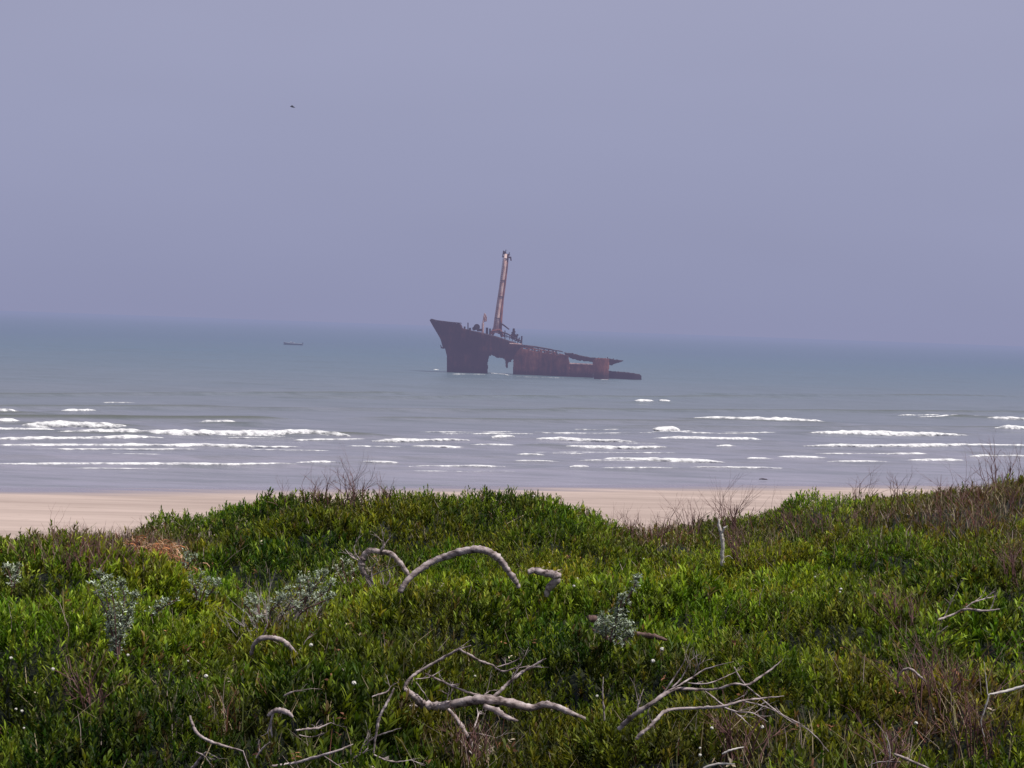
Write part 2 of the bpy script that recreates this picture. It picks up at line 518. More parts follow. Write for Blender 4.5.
def sea_height(x, y):
    z = 0.05 * (fbm(x / 6, y / 2.2, 51, 3) - .5) * 2
    z = z + .10 * np.sin((y - .36 * x) / 3.4 + 3 * vn(x / 60, y / 25, 3)) * (vn(x / 30, y / 18, 4)) * sstep(130, 200, y)
    z = z + .16 * np.sin((y - .30 * x) / 7.0 + 4 * vn(x / 90, y / 45, 8)) * vn(x / 45, y / 30, 9) * sstep(170, 260, y)
    return z


def ridge_add(x, y, z):
    for (p0, p1, h) in ridges:
        dx, dy = p1[0] - p0[0], p1[1] - p0[1]
        Ls = math.hypot(dx, dy)
        tx, ty = dx / Ls, dy / Ls
        s = (x - p0[0]) * tx + (y - p0[1]) * ty
        q = -(x - p0[0]) * ty + (y - p0[1]) * tx
        q = q + 0.9 * np.sin(s / 9.0 + h * 40) * min(1, h * 2)
        e = sstep(-9, 2, s) * (1 - sstep(Ls - 2, Ls + 9, s))
        prof = np.where(q < 0, np.exp(-(q / (1.1 * h + .25)) ** 2), np.exp(-(q / (3.5 * h + .8)) ** 2))
        z = z + h * .85 * e * prof
    return z


xs = np.concatenate([[-20000, -6000, -1500, -600, -300], np.linspace(-190, 190, 480), [300, 600, 1500, 6000, 20000]])
ys = np.concatenate([np.linspace(60, 300, 600), np.linspace(300, 620, 200)[1:], [700, 850, 1100, 1600, 2500, 5000, 12000, 40000]])
X, Y = np.meshgrid(xs, ys)
Zs = sea_height(X, Y)
m = (np.abs(X) < 200) & (Y < 420)
Zs = np.where(m, ridge_add(X, Y, Zs), Zs)
fade = (1 - sstep(500, 620, Y)) * (1 - sstep(150, 190, np.abs(X)))
Zs *= fade * sstep(0, 14, Y - shore_y(X))
V = np.stack([X, Y, Zs], -1).reshape(-1, 3)
nx, ny = len(xs), len(ys); idx = np.arange(nx * ny).reshape(ny, nx)
F = np.stack([idx[:-1, :-1], idx[:-1, 1:], idx[1:, 1:], idx[1:, :-1]], -1).reshape(-1, 4)
mat = bpy.data.materials.new('sea_water')
nt, N, L = nodes(mat)
g = N.new('ShaderNodeNewGeometry'); sp = N.new('ShaderNodeSeparateXYZ'); L.new(g.outputs['Position'], sp.inputs[0])
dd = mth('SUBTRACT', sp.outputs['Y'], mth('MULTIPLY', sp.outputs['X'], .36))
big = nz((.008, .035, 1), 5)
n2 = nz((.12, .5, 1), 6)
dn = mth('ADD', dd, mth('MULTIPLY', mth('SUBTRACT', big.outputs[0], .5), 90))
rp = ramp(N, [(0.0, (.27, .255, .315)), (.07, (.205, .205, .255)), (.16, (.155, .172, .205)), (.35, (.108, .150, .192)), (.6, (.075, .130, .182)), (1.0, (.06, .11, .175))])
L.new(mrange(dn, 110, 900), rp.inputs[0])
n3 = nz((.03, .19, 1), 6)
cc = mixc(mrange(n2.outputs[0], .42, .68, 0, .4), rp.outputs[0], (.075, .09, .085))
cc = mixc(mrange(n3.outputs[0], .5, .66, 0, .35), cc, (.07, .09, .09))
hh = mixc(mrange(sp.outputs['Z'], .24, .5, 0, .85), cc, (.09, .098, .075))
b = N.new('ShaderNodeBsdfPrincipled'); L.new(hh, b.inputs['Base Color'])
b.inputs['Roughness'].default_value = .32; b.inputs['IOR'].default_value = 1.33; b.inputs['Specular IOR Level'].default_value = .35
w1 = nz((.5, 1.6, 1), 6); w2 = nz((.05, .22, 1), 4)
hgt = mth('ADD', mth('MULTIPLY', w1.outputs[0], .35), mth('MULTIPLY', w2.outputs[0], 1.6))
bp = N.new('ShaderNodeBump'); bp.inputs['Strength'].default_value = .55; bp.inputs['Distance'].default_value = .6
L.new(hgt, bp.inputs['Height']); L.new(bp.outputs[0], b.inputs['Normal'])
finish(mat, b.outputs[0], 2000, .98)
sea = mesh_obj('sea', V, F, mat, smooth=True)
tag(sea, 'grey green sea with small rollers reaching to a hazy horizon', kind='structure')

M_foam = bpy.data.materials.new('sea_foam')
nt, N, L = nodes(M_foam)
g = N.new('ShaderNodeNewGeometry')
fa = N.new('ShaderNodeVertexColor'); fa.layer_name = 'Col'
f1 = nz((1.2, 2.2, 2.5), 8); f2 = nz((.35, .5, 1), 5)
fcol = mixc(mrange(f1.outputs[0], .38, .6), (.50, .50, .53), (.86, .86, .87))
b = N.new('ShaderNodeBsdfPrincipled'); L.new(fcol, b.inputs['Base Color']); b.inputs['Roughness'].default_value = .9
bp = N.new('ShaderNodeBump'); bp.inputs['Strength'].default_value = .8; bp.inputs['Distance'].default_value = .25
L.new(f1.outputs[0], bp.inputs['Height']); L.new(bp.outputs[0], b.inputs['Normal'])
tr = N.new('ShaderNodeBsdfTransparent')
fs = N.new('ShaderNodeSeparateColor'); L.new(fa.outputs[0], fs.inputs[0])
cov = mth('ADD', fs.outputs[0], mth('MULTIPLY', mth('SUBTRACT', mth('ADD', mth('MULTIPLY', f1.outputs[0], .6), mth('MULTIPLY', f2.outputs[0], .4)), .5), 2.6))
mx = N.new('ShaderNodeMixShader'); L.new(mrange(cov, .28, .85), mx.inputs[0]); L.new(tr.outputs[0], mx.inputs[1]); L.new(b.outputs[0], mx.inputs[2])
finish(M_foam, mx.outputs[0])


def foam_strip(u0, v0, u1, v1, th, rg, seed):
    p0 = on_sea(u0, v0 + th * .5); p1 = on_sea(u1, v1 + th * .5)
    Ls = math.hypot(p1[0] - p0[0], p1[1] - p0[1])
    px = (p0[1] + p1[1]) / 2 / FPX
    h = th * px * .78
    nn = max(12, int(Ls / (px * 1.3)))
    t = np.linspace(0, 1, nn)
    s = t * Ls
    tx, ty = (p1[0] - p0[0]) / Ls, (p1[1] - p0[1]) / Ls
    endf = np.clip(np.minimum(s, Ls - s) / (min(Ls * .2, 5) + .3), 0, 1) ** .5
    am = endf * (1 - rg * 1.1 * vn(s / 3.0, s * 0, seed)) * (.75 + .45 * fbm(s / .8, s * 0 + 3, seed + 1, 3))
    am = am * (.7 + .45 * fbm(s / 14, s * 0 + 3, seed + 5, 2))
    drift = 0.9 * (fbm(s / 8, s * 0 + 9, seed + 2, 3) - .5) * (1 + 2 * h)
    prof = [(-1.1, -.25), (-.75, .35), (-.45, .8), (0.0, 1.0), (.9, .98), (2.2, .8), (3.6, .45), (5.0, .05)]
    rows = []
    for k, (q, zz) in enumerate(prof):
        j = .5 * (vn(s / .5, s * 0 + k * 1.3, seed + 9) - .5)
        qq = (q * (1 if q < 0 else .55 + .5 * fbm(s / 2.2, s * 0 + k, seed + 4, 2)) + j) * h * am + drift
        x = p0[0] + s * tx - ty * qq; y = p0[1] + s * ty + tx * qq
        z = (zz + j * .35) * h * am + .05
        rows.append(np.stack([x, y, z + .0 * x], -1))
    V = np.stack(rows, 0)
    base = ridge_floor(V[..., 0], V[..., 1])
    V[..., 2] += base
    ec = np.array([.30, .75, 1.0, 1.05, .95, .72, .45, .12])[:, None] * (.35 + .75 * np.clip(am, 0, 1))[None, :] + .02
    Cc = np.repeat(ec[..., None], 4, -1); Cc[..., 3] = 1
    keep = (am[:-1] > .08)
    id_ = np.arange(len(prof) * nn).reshape(len(prof), nn)
    F = np.stack([id_[:-1, :-1], id_[:-1, 1:], id_[1:, 1:], id_[1:, :-1]], -1)
    mk = np.repeat(keep[None, :], len(prof) - 1, 0)
    F = F[mk]
    return V.reshape(-1, 3), F, Cc.reshape(-1, 4)


def ridge_floor(x, y):
    return ridge_add(x, y, sea_height(x, y)) * 0.55


for i, bk in enumerate(BREAK):
    V, F, Cc = foam_strip(*bk, 100 + i * 13)
    if len(F) == 0: continue
    o = mesh_obj('breaking_wave', V, F, M_foam, smooth=True, colors=Cc)
    tag(o, kind='structure', group='white breakers rolling in along the beach')

# ------------------------------------------------------------------ shipwreck
D = 385.0
PXM = D / FPX
wloc = (P(515, 374, D)[0], D, 0)


def rust_mat(name, dark, mid, hot, sc=.35, lo=.35, hi=.7):
    mat = bpy.data.materials.new(name)
    nt, N_, L_ = nodes(mat)
    global N, L, g
    N, L = N_, L_
    g = N.new('ShaderNodeNewGeometry'); sp = N.new('ShaderNodeSeparateXYZ'); L.new(g.outputs['Position'], sp.inputs[0])
    a = nz((sc, sc, sc * .8), 8); s2 = nz((1.6, 1.6, .35), 6)
    f = mth('ADD', mth('MULTIPLY', a.outputs[0], .6), mth('MULTIPLY', s2.outputs[0], .4))
    r = ramp(N, [(lo, dark), ((lo + hi) / 2, mid), (hi, hot)]); L.new(f, r.inputs[0])
    wl = mixc(mrange(mth('ADD', sp.outputs['Z'], mth('MULTIPLY', s2.outputs[0], .8)), 1.1, 2.2, .8, 0), r.outputs[0], (.012, .012, .014))
    b = N.new('ShaderNodeBsdfPrincipled'); L.new(wl, b.inputs['Base Color']); b.inputs['Roughness'].default_value = .85
    b.inputs['Specular IOR Level'].default_value = .2
    bp = N.new('ShaderNodeBump'); bp.inputs['Strength'].default_value = .6; bp.inputs['Distance'].default_value = .15
    L.new(s2.outputs[0], bp.inputs['Height']); L.new(bp.outputs[0], b.inputs['Normal'])
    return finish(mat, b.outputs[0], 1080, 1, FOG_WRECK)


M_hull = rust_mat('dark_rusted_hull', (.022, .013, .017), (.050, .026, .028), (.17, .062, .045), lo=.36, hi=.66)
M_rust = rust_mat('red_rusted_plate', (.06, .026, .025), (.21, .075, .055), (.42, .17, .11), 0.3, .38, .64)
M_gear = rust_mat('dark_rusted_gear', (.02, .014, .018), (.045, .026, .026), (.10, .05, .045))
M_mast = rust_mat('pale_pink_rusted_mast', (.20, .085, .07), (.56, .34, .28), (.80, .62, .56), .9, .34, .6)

wreck = empty('shipwreck', wloc)
tag(wreck, 'rusted broken shipwreck with raised bow and leaning mast standing in the sea', 'shipwreck')


def inpoly(px, py, poly):
    inside = np.zeros(px.shape, bool)
    j = len(poly) - 1
    for i in range(len(poly)):
        xi, yi = poly[i]; xj, yj = poly[j]
        c = ((yi > py) != (yj > py)) & (px < (xj - xi) * (py - yi) / (yj - yi + 1e-12) + xi)
        inside ^= c
        j = i
    return inside


def sheet(name, polys, depth, mat, parent, loc, step=.5, ragged=.5, holes=(), thick=.12, seed=1):
    us = [p[0] for q in polys for p in q]; vs = [p[1] for q in polys for p in q]
    U = np.arange(min(us) - 1, max(us) + 1, step); Vv = np.arange(min(vs) - 1, max(vs) + 1, step)
    UU, VV = np.meshgrid(U, Vv)
    cu, cv = UU[:-1, :-1] + step / 2, VV[:-1, :-1] + step / 2
    ju = cu + ragged * (fbm(cu / 1.2, cv / 1.2, seed, 2) - .5) * 2
    jv = cv + ragged * (fbm(cu / 1.2, cv / 1.2, seed + 5, 2) - .5) * 2
    mk = np.zeros(cu.shape, bool)
    for p in polys: mk |= inpoly(ju, jv, p)
    for p in holes: mk &= ~inpoly(ju, jv, p)
    a = np.empty(UU.shape + (3,))
    dep = depth(UU, VV)
    for r_ in range(UU.shape[0]):
        for c_ in range(UU.shape[1]):
            q = P(UU[r_, c_], VV[r_, c_], D)
            a[r_, c_] = (q[0], D + dep[r_, c_], q[2])
    idx = np.arange(UU.size).reshape(UU.shape)
    F = np.stack([idx[:-1, :-1], idx[:-1, 1:], idx[1:, 1:], idx[1:, :-1]], -1)[mk]
    used, inv = np.unique(F, return_inverse=True)
    o = mesh_obj(name, a.reshape(-1, 3)[used], inv.reshape(F.shape), mat, parent, loc, smooth=True)
    md = o.modifiers.new('thickness', 'SOLIDIFY'); md.thickness = thick; md.offset = 0
    return o


def stem_u(v):
    return np.interp(v, [318, 320, 335, 347, 356, 380], [430.5, 431.5, 440, 446, 448, 448])


def halfbeam(u, v):
    x = np.maximum(u - stem_u(v), 0) * PXM
    full = 4.4 - 0.9 * sstep(350, 376, v)
    b = full * (1 - np.exp(-x / 3.6))
    return b + .03 * np.sin(u * .9) * sstep(513, 520, u)   # panels buckled between the frames


fore = [(431.3, 319.6), (436, 321), (450, 322.6), (460.5, 323.8), (462.5, 328.6), (470, 330.3), (480, 332.6), (497, 337), (510, 341.3), (522.5, 344.8), (533, 346.5),
        (533, 356), (513.5, 358.5), (512.6, 359.4), (505, 359.2), (502, 357.6), (497, 357.5), (493, 354.6), (489, 356), (487.6, 360), (487.3, 380), (447.8, 380), (448, 356), (446, 348), (440, 336), (434, 325.5)]
mid = [(513.4, 357), (513, 380), (568, 381), (569.5, 364), (567.5, 355.8), (556, 352.4), (545, 350), (533, 348.3), (522.5, 346.8), (518, 350)]
aft = [(568.5, 363.8), (592.5, 364.6), (592.5, 381), (567.5, 381)]
tatter = [(505.3, 358), (511.2, 359), (511, 361.5), (508, 362), (507.6, 367.6), (506, 367.2)]
holes = [[(523 + k * 6.4, 347.4 + k * 1.05), (527.4 + k * 6.4, 348.0 + k * 1.05), (527.4 + k * 6.4, 349.6 + k * 1.05), (523 + k * 6.4, 349.2 + k * 1.05)] for k in range(6)]
for sgn in (-1, 1):
    sheet('hull_side', [fore, tatter], lambda u, v, s=sgn: s * halfbeam(u, v), M_hull, wreck, wloc, ragged=.7, holes=holes, seed=3 + sgn)
    o = sheet('midship_plating', [mid], lambda u, v, s=sgn: s * (halfbeam(u, v) + .02), M_rust, wreck, wloc, ragged=.5, holes=holes, seed=9 + sgn)
    sheet('aft_plating', [aft], lambda u, v, s=sgn: s * (halfbeam(u, v) - .5), M_rust, wreck, wloc, ragged=.4, seed=19 + sgn)

# hull frames: vertical ribs standing proud of the midship plating
for k in range(6):
    u = 517 + k * 8.3 + (k % 2) * 1.7
    v0 = 351.5 + k * 1.1
    m = MB(); p0, p1 = P(u, v0, D), P(u, 375.5, D)
    for sgn in (-1,):
        y = D + sgn * float(halfbeam(np.array(u), np.array(362.0))) - .1
        m.box(((p0[0] + p1[0]) / 2, y + .05, (p0[2] + p1[2]) / 2), .10, .08, p0[2] - p1[2])
    m.build('hull_frame', M_rust, wreck, wloc)

# deck: a strip between the two sides along the top line
top = [(433, 322.5), (440, 325), (450, 327.5), (462.5, 330), (480, 333.2), (497, 337.6), (510, 342), (522.5, 346.5), (545, 351.5), (567, 357.5)]
m = MB(); rows = []
for (u, v) in top:
    p = P(u, v, D); hb = float(halfbeam(np.array(float(u)), np.array(float(v)))) - .1
    rows.append([(p[0], D - hb, p[2]), (p[0], D, p[2] + .12), (p[0], D + hb, p[2])])
for r_ in rows: m.v.extend(r_)
for i in range(len(rows) - 1):
    for k in range(2):
        a = i * 3 + k; m.f.append((a, a + 1, a + 4, a + 3))
dk = m.build('deck', M_gear, wreck, wloc)
md = dk.modifiers.new('thickness', 'SOLIDIFY'); md.thickness = .15; md.offset = -1

# stem bar and bow cap
m = MB(); pth = [P(u, v, D) for u, v in [(430.6, 319.4), (434, 325.5), (440, 336), (446, 348), (448, 356), (448, 376)]]
m.tube(pth, [.30, .28, .26, .26, .26, .26], 8, .1); m.build('stem_bar', M_hull, wreck, wloc)
m = MB(); c = P(432.5, 320.2, D); m.box(c, .9, 1.0, .5, 0, .2)
m.build('bow_cap', M_gear, wreck, wloc)
# bulwark rail on the bow
for sgn in (-1, 1):
    m = MB(); q = []
    for (u, v) in [(431.5, 319.4), (437, 320.8), (450, 322.4), (461, 323.4)]:
        p = P(u, v, D); q.append((p[0], D + sgn * float(halfbeam(np.array(float(u)), np.array(float(v)))), p[2] + .05))
    m.tube(q, .11, 6)
    m.build('bow_rail', M_gear, wreck, wloc)
# anchor housed on the stem
an = empty('anchor', wloc); an.parent = wreck; an.location = (0, 0, 0)
m = MB(); p = P(443.6, 344.5, D)
m.tube([(p[0] - .3, D - .9, p[2] + 1.1), (p[0] + .3, D - 1.0, p[2] - .9)], .36, 8)
m.build('shank', M_gear, an, wloc)
for s in (-1, 1):
    m = MB(); m.tube([(p[0], D - 1.0, p[2] - .8), (p[0] + s * .45, D - 1.05, p[2] - .75), (p[0] + s * .7, D - 1.1, p[2] - .1)], [.2, .17, .06], 6)
    m.build('fluke', M_gear, an, wloc)

# mast: two stout tubes side by side, ladder, crosstree with fittings
def tube_px(m, pp, rad, seg=8, y=0.0, rough=.05):
    q = []
    for t in pp:
        w_ = P(t[0], t[1], D); q.append((w_[0], D + (t[2] if len(t) > 2 else y), w_[2]))
    m.tube(q, rad, seg, rough)


mast = MB(); tube_px(mast, [(495.6, 333), (497.3, 316), (499.6, 300), (501.9, 284), (504.3, 268), (505.8, 254)], [.74, .62, .57, .52, .47, .38], 12, 0, .03)
mast_o = mast.build('mast', M_mast, wreck, wloc, True)
m = MB(); tube_px(m, [(499.6, 334), (500.6, 318), (502.4, 300), (504.6, 284), (506.6, 268), (507.8, 256)], [.46, .40, .34, .32, .3, .26], 8, .1, .1)
m.build('mast_stay_tube', M_rust, mast_o, wloc, True)
for k in (.3, 2.1, 3.4, 5.2):
    m = MB()
    u, v = 497.2 + k * 1.66, 322 - k * 12.2
    tube_px(m, [(u - .03, v + .3), (u + .03, v - .3)], .80 - k * .06, 12)
    m.build('mast_band', M_gear, mast_o, wloc)
m = MB()
for s in (0, 1.3): tube_px(m, [(493.6 + s, 332), (503.2 + s, 258)], .05, 5, -.75)
for k in range(36):
    t = k / 36; tube_px(m, [(493.6 + 9.6 * t, 332 - 74 * t), (494.9 + 9.6 * t, 332 - 74 * t)], .035, 4, -.75)
m.build('ladder', M_gear, mast_o, wloc)
m = MB()
tube_px(m, [(502.2, 256.5), (511.3, 257.6)], .2, 6); tube_px(m, [(503.2, 253.6), (510, 255)], .15, 6)
tube_px(m, [(502.6, 257), (503.6, 250.6)], .12, 5); tube_px(m, [(508.4, 256), (509.6, 252.4)], .12, 5)
tube_px(m, [(510.6, 257), (511, 260.8)], .16, 5); tube_px(m, [(505.4, 254), (505.8, 249.8), (507, 250.3)], .08, 5)
tube_px(m, [(507.6, 255), (507.2, 262)], .25, 6)
m.box((P(504.6, 252.6, D)[0], D, P(504.6, 252.6, D)[2]), .7, .6, .6, 0, .3)
m.build('crosstree', M_gear, mast_o, wloc)
m = MB(); tube_px(m, [(491.5, 334.5), (495.5, 328)], .5, 8); tube_px(m, [(500, 330), (502.5, 337)], .4, 8)
tube_px(m, [(492, 331), (500, 330), (503, 334)], .3, 8, -.6)
m.build('mast_foot', M_rust, wreck, wloc)
m = MB(); tube_px(m, [(500.2, 323), (504, 325.4), (509.2, 329.4)], [.2, .18, .14], 6, -.4)
m.build('derrick_boom', M_gear, wreck, wloc)

# deck gear
def gear(name, fn, mat=None):
    m = MB(); fn(m); return m.build(name, mat or M_gear, wreck, wloc)


def drum(m, u, v, r, L_=2.4):
    p = P(u, v, D)
    m.tube([(p[0], D - L_ / 2, p[2]), (p[0], D - L_ / 2 + .25, p[2])], r, 14)
    m.tube([(p[0], D - L_ / 2 + .25, p[2]), (p[0], D + L_ / 2 - .25, p[2])], r * .75, 12)
    m.tube([(p[0], D + L_ / 2 - .25, p[2]), (p[0], D + L_ / 2, p[2])], r, 14)


gear('windlass', lambda m: (drum(m, 476.8, 327.0, .72), drum(m, 474.2, 328.6, .45), m.box((P(479.5, 330, D)[0], D, P(479.5, 330, D)[2]), 1.2, 1.6, .6)))
gear('ventilator', lambda m: (tube_px(m, [(482.6, 333), (483.0, 323)], .28, 8), tube_px(m, [(483.0, 323), (484.6, 313.2)], [.2, .14], 6), tube_px(m, [(484.6, 313.4), (486.3, 317), (486.2, 321), (483.4, 321.4)], .16, 6),
                              tube_px(m, [(484, 316), (485.6, 321)], .25, 6)), M_mast)
for u, v0, v1, r in ((464.6, 329.5, 326.5, .22), (468, 330.5, 322.6, .13), (470, 331, 327.8, .25), (487, 334, 327.6, .3), (490, 335, 328.5, .22), (505, 339, 330.5, .12)):
    gear('bollard', lambda m: tube_px(m, [(u, v0), (u, v1)], r, 8))
gear('winch', lambda m: (drum(m, 513.3, 336.0, .7, 2.0), tube_px(m, [(513.5, 339), (513.8, 328.4)], [.5, .25], 7), tube_px(m, [(511.5, 333), (515.5, 331.6)], .18, 6)))
gear('broken_stanchion', lambda m: tube_px(m, [(516.4, 341), (517.2, 334), (518.3, 335.5)], .18, 6))
gear('broken_stanchion', lambda m: (tube_px(m, [(521.5, 344), (521.8, 336)], .17, 6), tube_px(m, [(518.6, 342), (519.4, 337.5)], .15, 6)))
# broken rail by the mast: slanting rail with posts
def railf(m):
    tube_px(m, [(500, 331.5), (507, 333.5), (514, 337.5), (521.5, 341)], .14, 6, -3.6)
    tube_px(m, [(501, 334.5), (508, 336.5), (521.5, 343)], .1, 6, -3.6)
    for k in range(8):
        u = 501.5 + k * 2.7; vv = np.interp(u, [500, 507, 514, 521.5], [331.5, 333.5, 337.5, 341])
        tube_px(m, [(u, vv), (u, vv + 4.5)], .09, 5, -3.6)
gear('deck_rail', railf)
gear('deck_beam', lambda m: tube_px(m, [(509.6, 343.4), (521.6, 344.1)], .12, 6, -4.6), M_mast)
# bulwark with torn rail over the midship plating
def bulw(m, sgn):
    if True:
        tube_px(m, [(522, 345.4), (531, 346.4), (538, 347.2)], .16, 6, sgn)
        tube_px(m, [(536, 347.0), (545, 348.6), (553, 350.0)], .15, 6, sgn)
        tube_px(m, [(551, 349.7), (562.5, 351.6)], .09, 6, sgn)
        for u in (526, 532, 538, 544, 548.5, 553, 556): 
            vv = np.interp(u, [522, 531, 545, 562], [345.4, 346.4, 348.6, 351.6])
            tube_px(m, [(u, vv), (u + .2, vv + 4)], .1, 5, sgn)
gear('bulwark_rail', lambda m: bulw(m, -3.9)); gear('bulwark_rail', lambda m: bulw(m, 3.9))
# aft: sagging deck slab, ledge, upright end plate, projecting beams
slab = [(564, 352.5), (572, 353.2), (580, 355.6), (592, 357.6), (606, 358.4), (613, 359.3), (622, 361), (616, 362.8), (610, 365), (604, 363.6), (592, 361.8), (578, 360), (566, 356.6)]
sheet('aft_deck', [slab], lambda u, v: -1.5 + 0 * u, M_gear, wreck, wloc, ragged=.6, thick=4.5, seed=40)
gear('ledge', lambda m: tube_px(m, [(568.5, 363.2), (592.5, 364.2)], .16, 6, -3.6), M_mast)
endp = [(592, 359.2), (595, 358.0), (603.5, 357.6), (606, 358.6), (605.4, 381), (594, 381), (592, 372)]
sheet('end_bulkhead', [endp], lambda u, v: -8.0 - .5 * np.sin((u - 592) / 14 * math.pi), M_rust, wreck, wloc, ragged=.35, thick=1.2, seed=44)
gear('projecting_beam', lambda m: (tube_px(m, [(604, 359.4), (622.5, 360.6)], [.22, .1], 6, -2.6), tube_px(m, [(604, 362.5), (612, 363.6), (619, 361.8)], [.25, .2, .08], 6, 1.0), tube_px(m, [(607, 357), (608, 361)], .12, 5, -1),
                                   tube_px(m, [(613, 358.2), (613.6, 361)], .1, 5, -1)))
gear('torn_strut', lambda m: tube_px(m, [(605.8, 366), (606.4, 378)], .12, 5, -3.5), M_mast)
low = [(605, 370.8), (612, 371.2), (628, 372.4), (635, 374.0), (637.5, 376), (641.5, 377.2), (640, 379.5), (605, 381)]
frag = sheet('hull_fragment', [low], lambda u, v: -1.2 * sstep(640, 630, u) + 0 * u, M_gear, None, (P(622, 378, D)[0], D, 0), ragged=.35, thick=3.2, seed=50)
tag(frag, 'low dark piece of hull lying awash at the stern end of the wreck', 'wreckage')

# ------------------------------------------------------------------ small boat
BD = on_sea(293, 345)[1]
bx = P(293, 345, BD)[0]
boat = empty('motor_boat', (bx, BD, 0))
tag(boat, 'tiny open motor boat on the water far left of the wreck', 'boat')
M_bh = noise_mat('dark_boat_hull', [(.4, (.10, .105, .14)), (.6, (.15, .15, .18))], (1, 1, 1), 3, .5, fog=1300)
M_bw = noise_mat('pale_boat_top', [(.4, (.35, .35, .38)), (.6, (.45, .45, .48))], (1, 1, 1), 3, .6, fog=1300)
secs = []
for t in np.linspace(0, 1, 9):
    x = -4.2 + 8.4 * t
    wd = 1.15 * (1 - (max(0, .55 - t) / .55) ** 2.2)
    sh = .75 + .65 * max(0, .5 - t) ** 1.5 * 2
    secs.append([(x, -wd, sh), (x + .0, -wd * .85, .2), (x, -wd * .3, -.25), (x, wd * .3, -.25), (x, wd * .85, .2), (x, wd, sh)])
m = MB()
for s in secs: m.v.extend([(bx + a, BD + b_, c_) for a, b_, c_ in s])
for i in range(8):
    for k in range(5):
        a = i * 6 + k; m.f.append((a, a + 1, a + 7, a + 6))
m.f.append(tuple(48 + k for k in range(6)))
hb = m.build('hull', M_bh, boat, (bx, BD, 0)); md = hb.modifiers.new('t', 'SOLIDIFY'); md.thickness = .06
m = MB()
for sgn in (0, 5): m.tube([(bx + s[sgn][0], BD + s[sgn][1], s[sgn][2]) for s in secs], .05, 6)
m.build('gunwale', M_bw, boat, (bx, BD, 0))
m = MB(); m.box((bx - .4, BD, .95), 1.7, 1.4, .7); m.box((bx - 1.0, BD, 1.45), .08, 1.3, .5, 0, -.3)
m.build('console', M_bw, boat, (bx, BD, 0))
m = MB(); m.box((bx + 1.7, BD, .6), .5, 2.0, .1); m.build('seat', M_bw, boat, (bx, BD, 0))
m = MB(); m.box((bx + 4.35, BD, 1.0), .4, .4, .5); m.tube([(bx + 4.4, BD, .8), (bx + 4.45, BD, -.3)], .1, 6); m.build('outboard_motor', M_bh, boat, (bx, BD, 0))

# ------------------------------------------------------------------ bird
pb = Vector(P(292.3, 107, 160))
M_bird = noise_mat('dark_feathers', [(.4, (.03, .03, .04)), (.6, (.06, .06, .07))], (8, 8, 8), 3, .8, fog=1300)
m = MB(); m.tube([pb + Vector((-.22, 0, .06)), pb + Vector((-.14, 0, .05)), pb + Vector((0, 0, .02)), pb + Vector((.14, 0, -.02)), pb + Vector((.24, 0, -.06))], [.015, .05, .07, .045, .02], 8)
bird = mesh_obj('bird', m.v, m.f, M_bird, None, tuple(pb), True)
tag(bird, 'small dark bird flying high in the hazy sky', 'bird')
for s, name in ((-1, 'wing'), (1, 'wing')):
    m = MB(); z = .02
    q = [(0, .02 * s, 0), (0, .3 * s, .13), (.06, .62 * s, .05)]
    fr = [pb + Vector((-.07 + a[0], a[1], a[2])) for a in q]; bk = [pb + Vector((.09 + a[0] * 1.2, a[1], a[2] - .01)) for a in q]
    m.v = [tuple(p) for p in fr + bk]; m.f = [(0, 1, 4, 3), (1, 2, 5, 4)]
    wg = m.build(name, M_bird, bird, tuple(pb))
m = MB(); m.v = [tuple(pb + Vector(q)) for q in ((.2, -.02, -.05), (.2, .02, -.05), (.36, .06, -.08), (.36, -.06, -.08))]; m.f = [(0, 1, 2, 3)]
m.build('tail', M_bird, bird, tuple(pb))

M_wetwood = noise_mat('wet_dark_wood', [(.4, (.09, .075, .10)), (.6, (.14, .12, .15))], (9, 9, 9), 3, .7)
# dark drift log at the waterline
a_ = on_sea(763.3, 479.8, .12)
m = MB(); pth, rr = smooth_path([(a_[0] - .32, a_[1], .16), (a_[0] - .1, a_[1] + .05, .18), (a_[0] + .15, a_[1], .17), (a_[0] + .32, a_[1] + .1, .14)], [.03, .06, .055, .03], 3)
m.tube(pth, rr, 7, .2)
o = m.build('beach_log', M_wetwood, None, (a_[0], a_[1], 0))
tag(o, 'short dark piece of wood lying at the wet edge of the beach', 'log')

# ------------------------------------------------------------------ scrub
# zones in the plan of the dune, found from where they show: (u, v, ru, rv, amount)
HEAP = (hit(160, 558) * ray(160, 558)[0], hit(160, 558))
DRYZ = [(158, 555, 36, 9, 1.0), (118, 545, 85, 20, 1.0), (345, 500, 45, 12, .5), (660, 530, 50, 18, .8), (760, 532, 90, 14, .55), (900, 516, 75, 16, .8), (800, 520, 70, 10, .6), (905, 596, 45, 16, .8), (860, 545, 60, 8, .5), (980, 505, 95, 34, 1.0), (930, 545, 80, 14, .3), (950, 690, 60, 55, .65), (1015, 560, 30, 40, .5),
        (740, 745, 70, 28, .55), (230, 706, 50, 22, .5), (480, 740, 40, 22, .7), (290, 600, 50, 25, .4), (910, 590, 40, 14, .4), (380, 570, 28, 18, .5), (90, 660, 14, 30, .4), (300, 745, 60, 20, .35), (880, 740, 50, 20, .5), (430, 640, 60, 20, .2), (160, 690, 60, 20, .2)]
OLIVE = [(560, 560, 70, 25, .7), (420, 600, 90, 25, .6), (250, 640, 110, 30, .5), (430, 660, 70, 20, .5), (960, 530, 100, 30, .5), (820, 610, 120, 50, .45), (700, 560, 100, 30, .45), (100, 600, 80, 40, .35), (760, 690, 30, 20, .6), (380, 700, 120, 30, .3)]


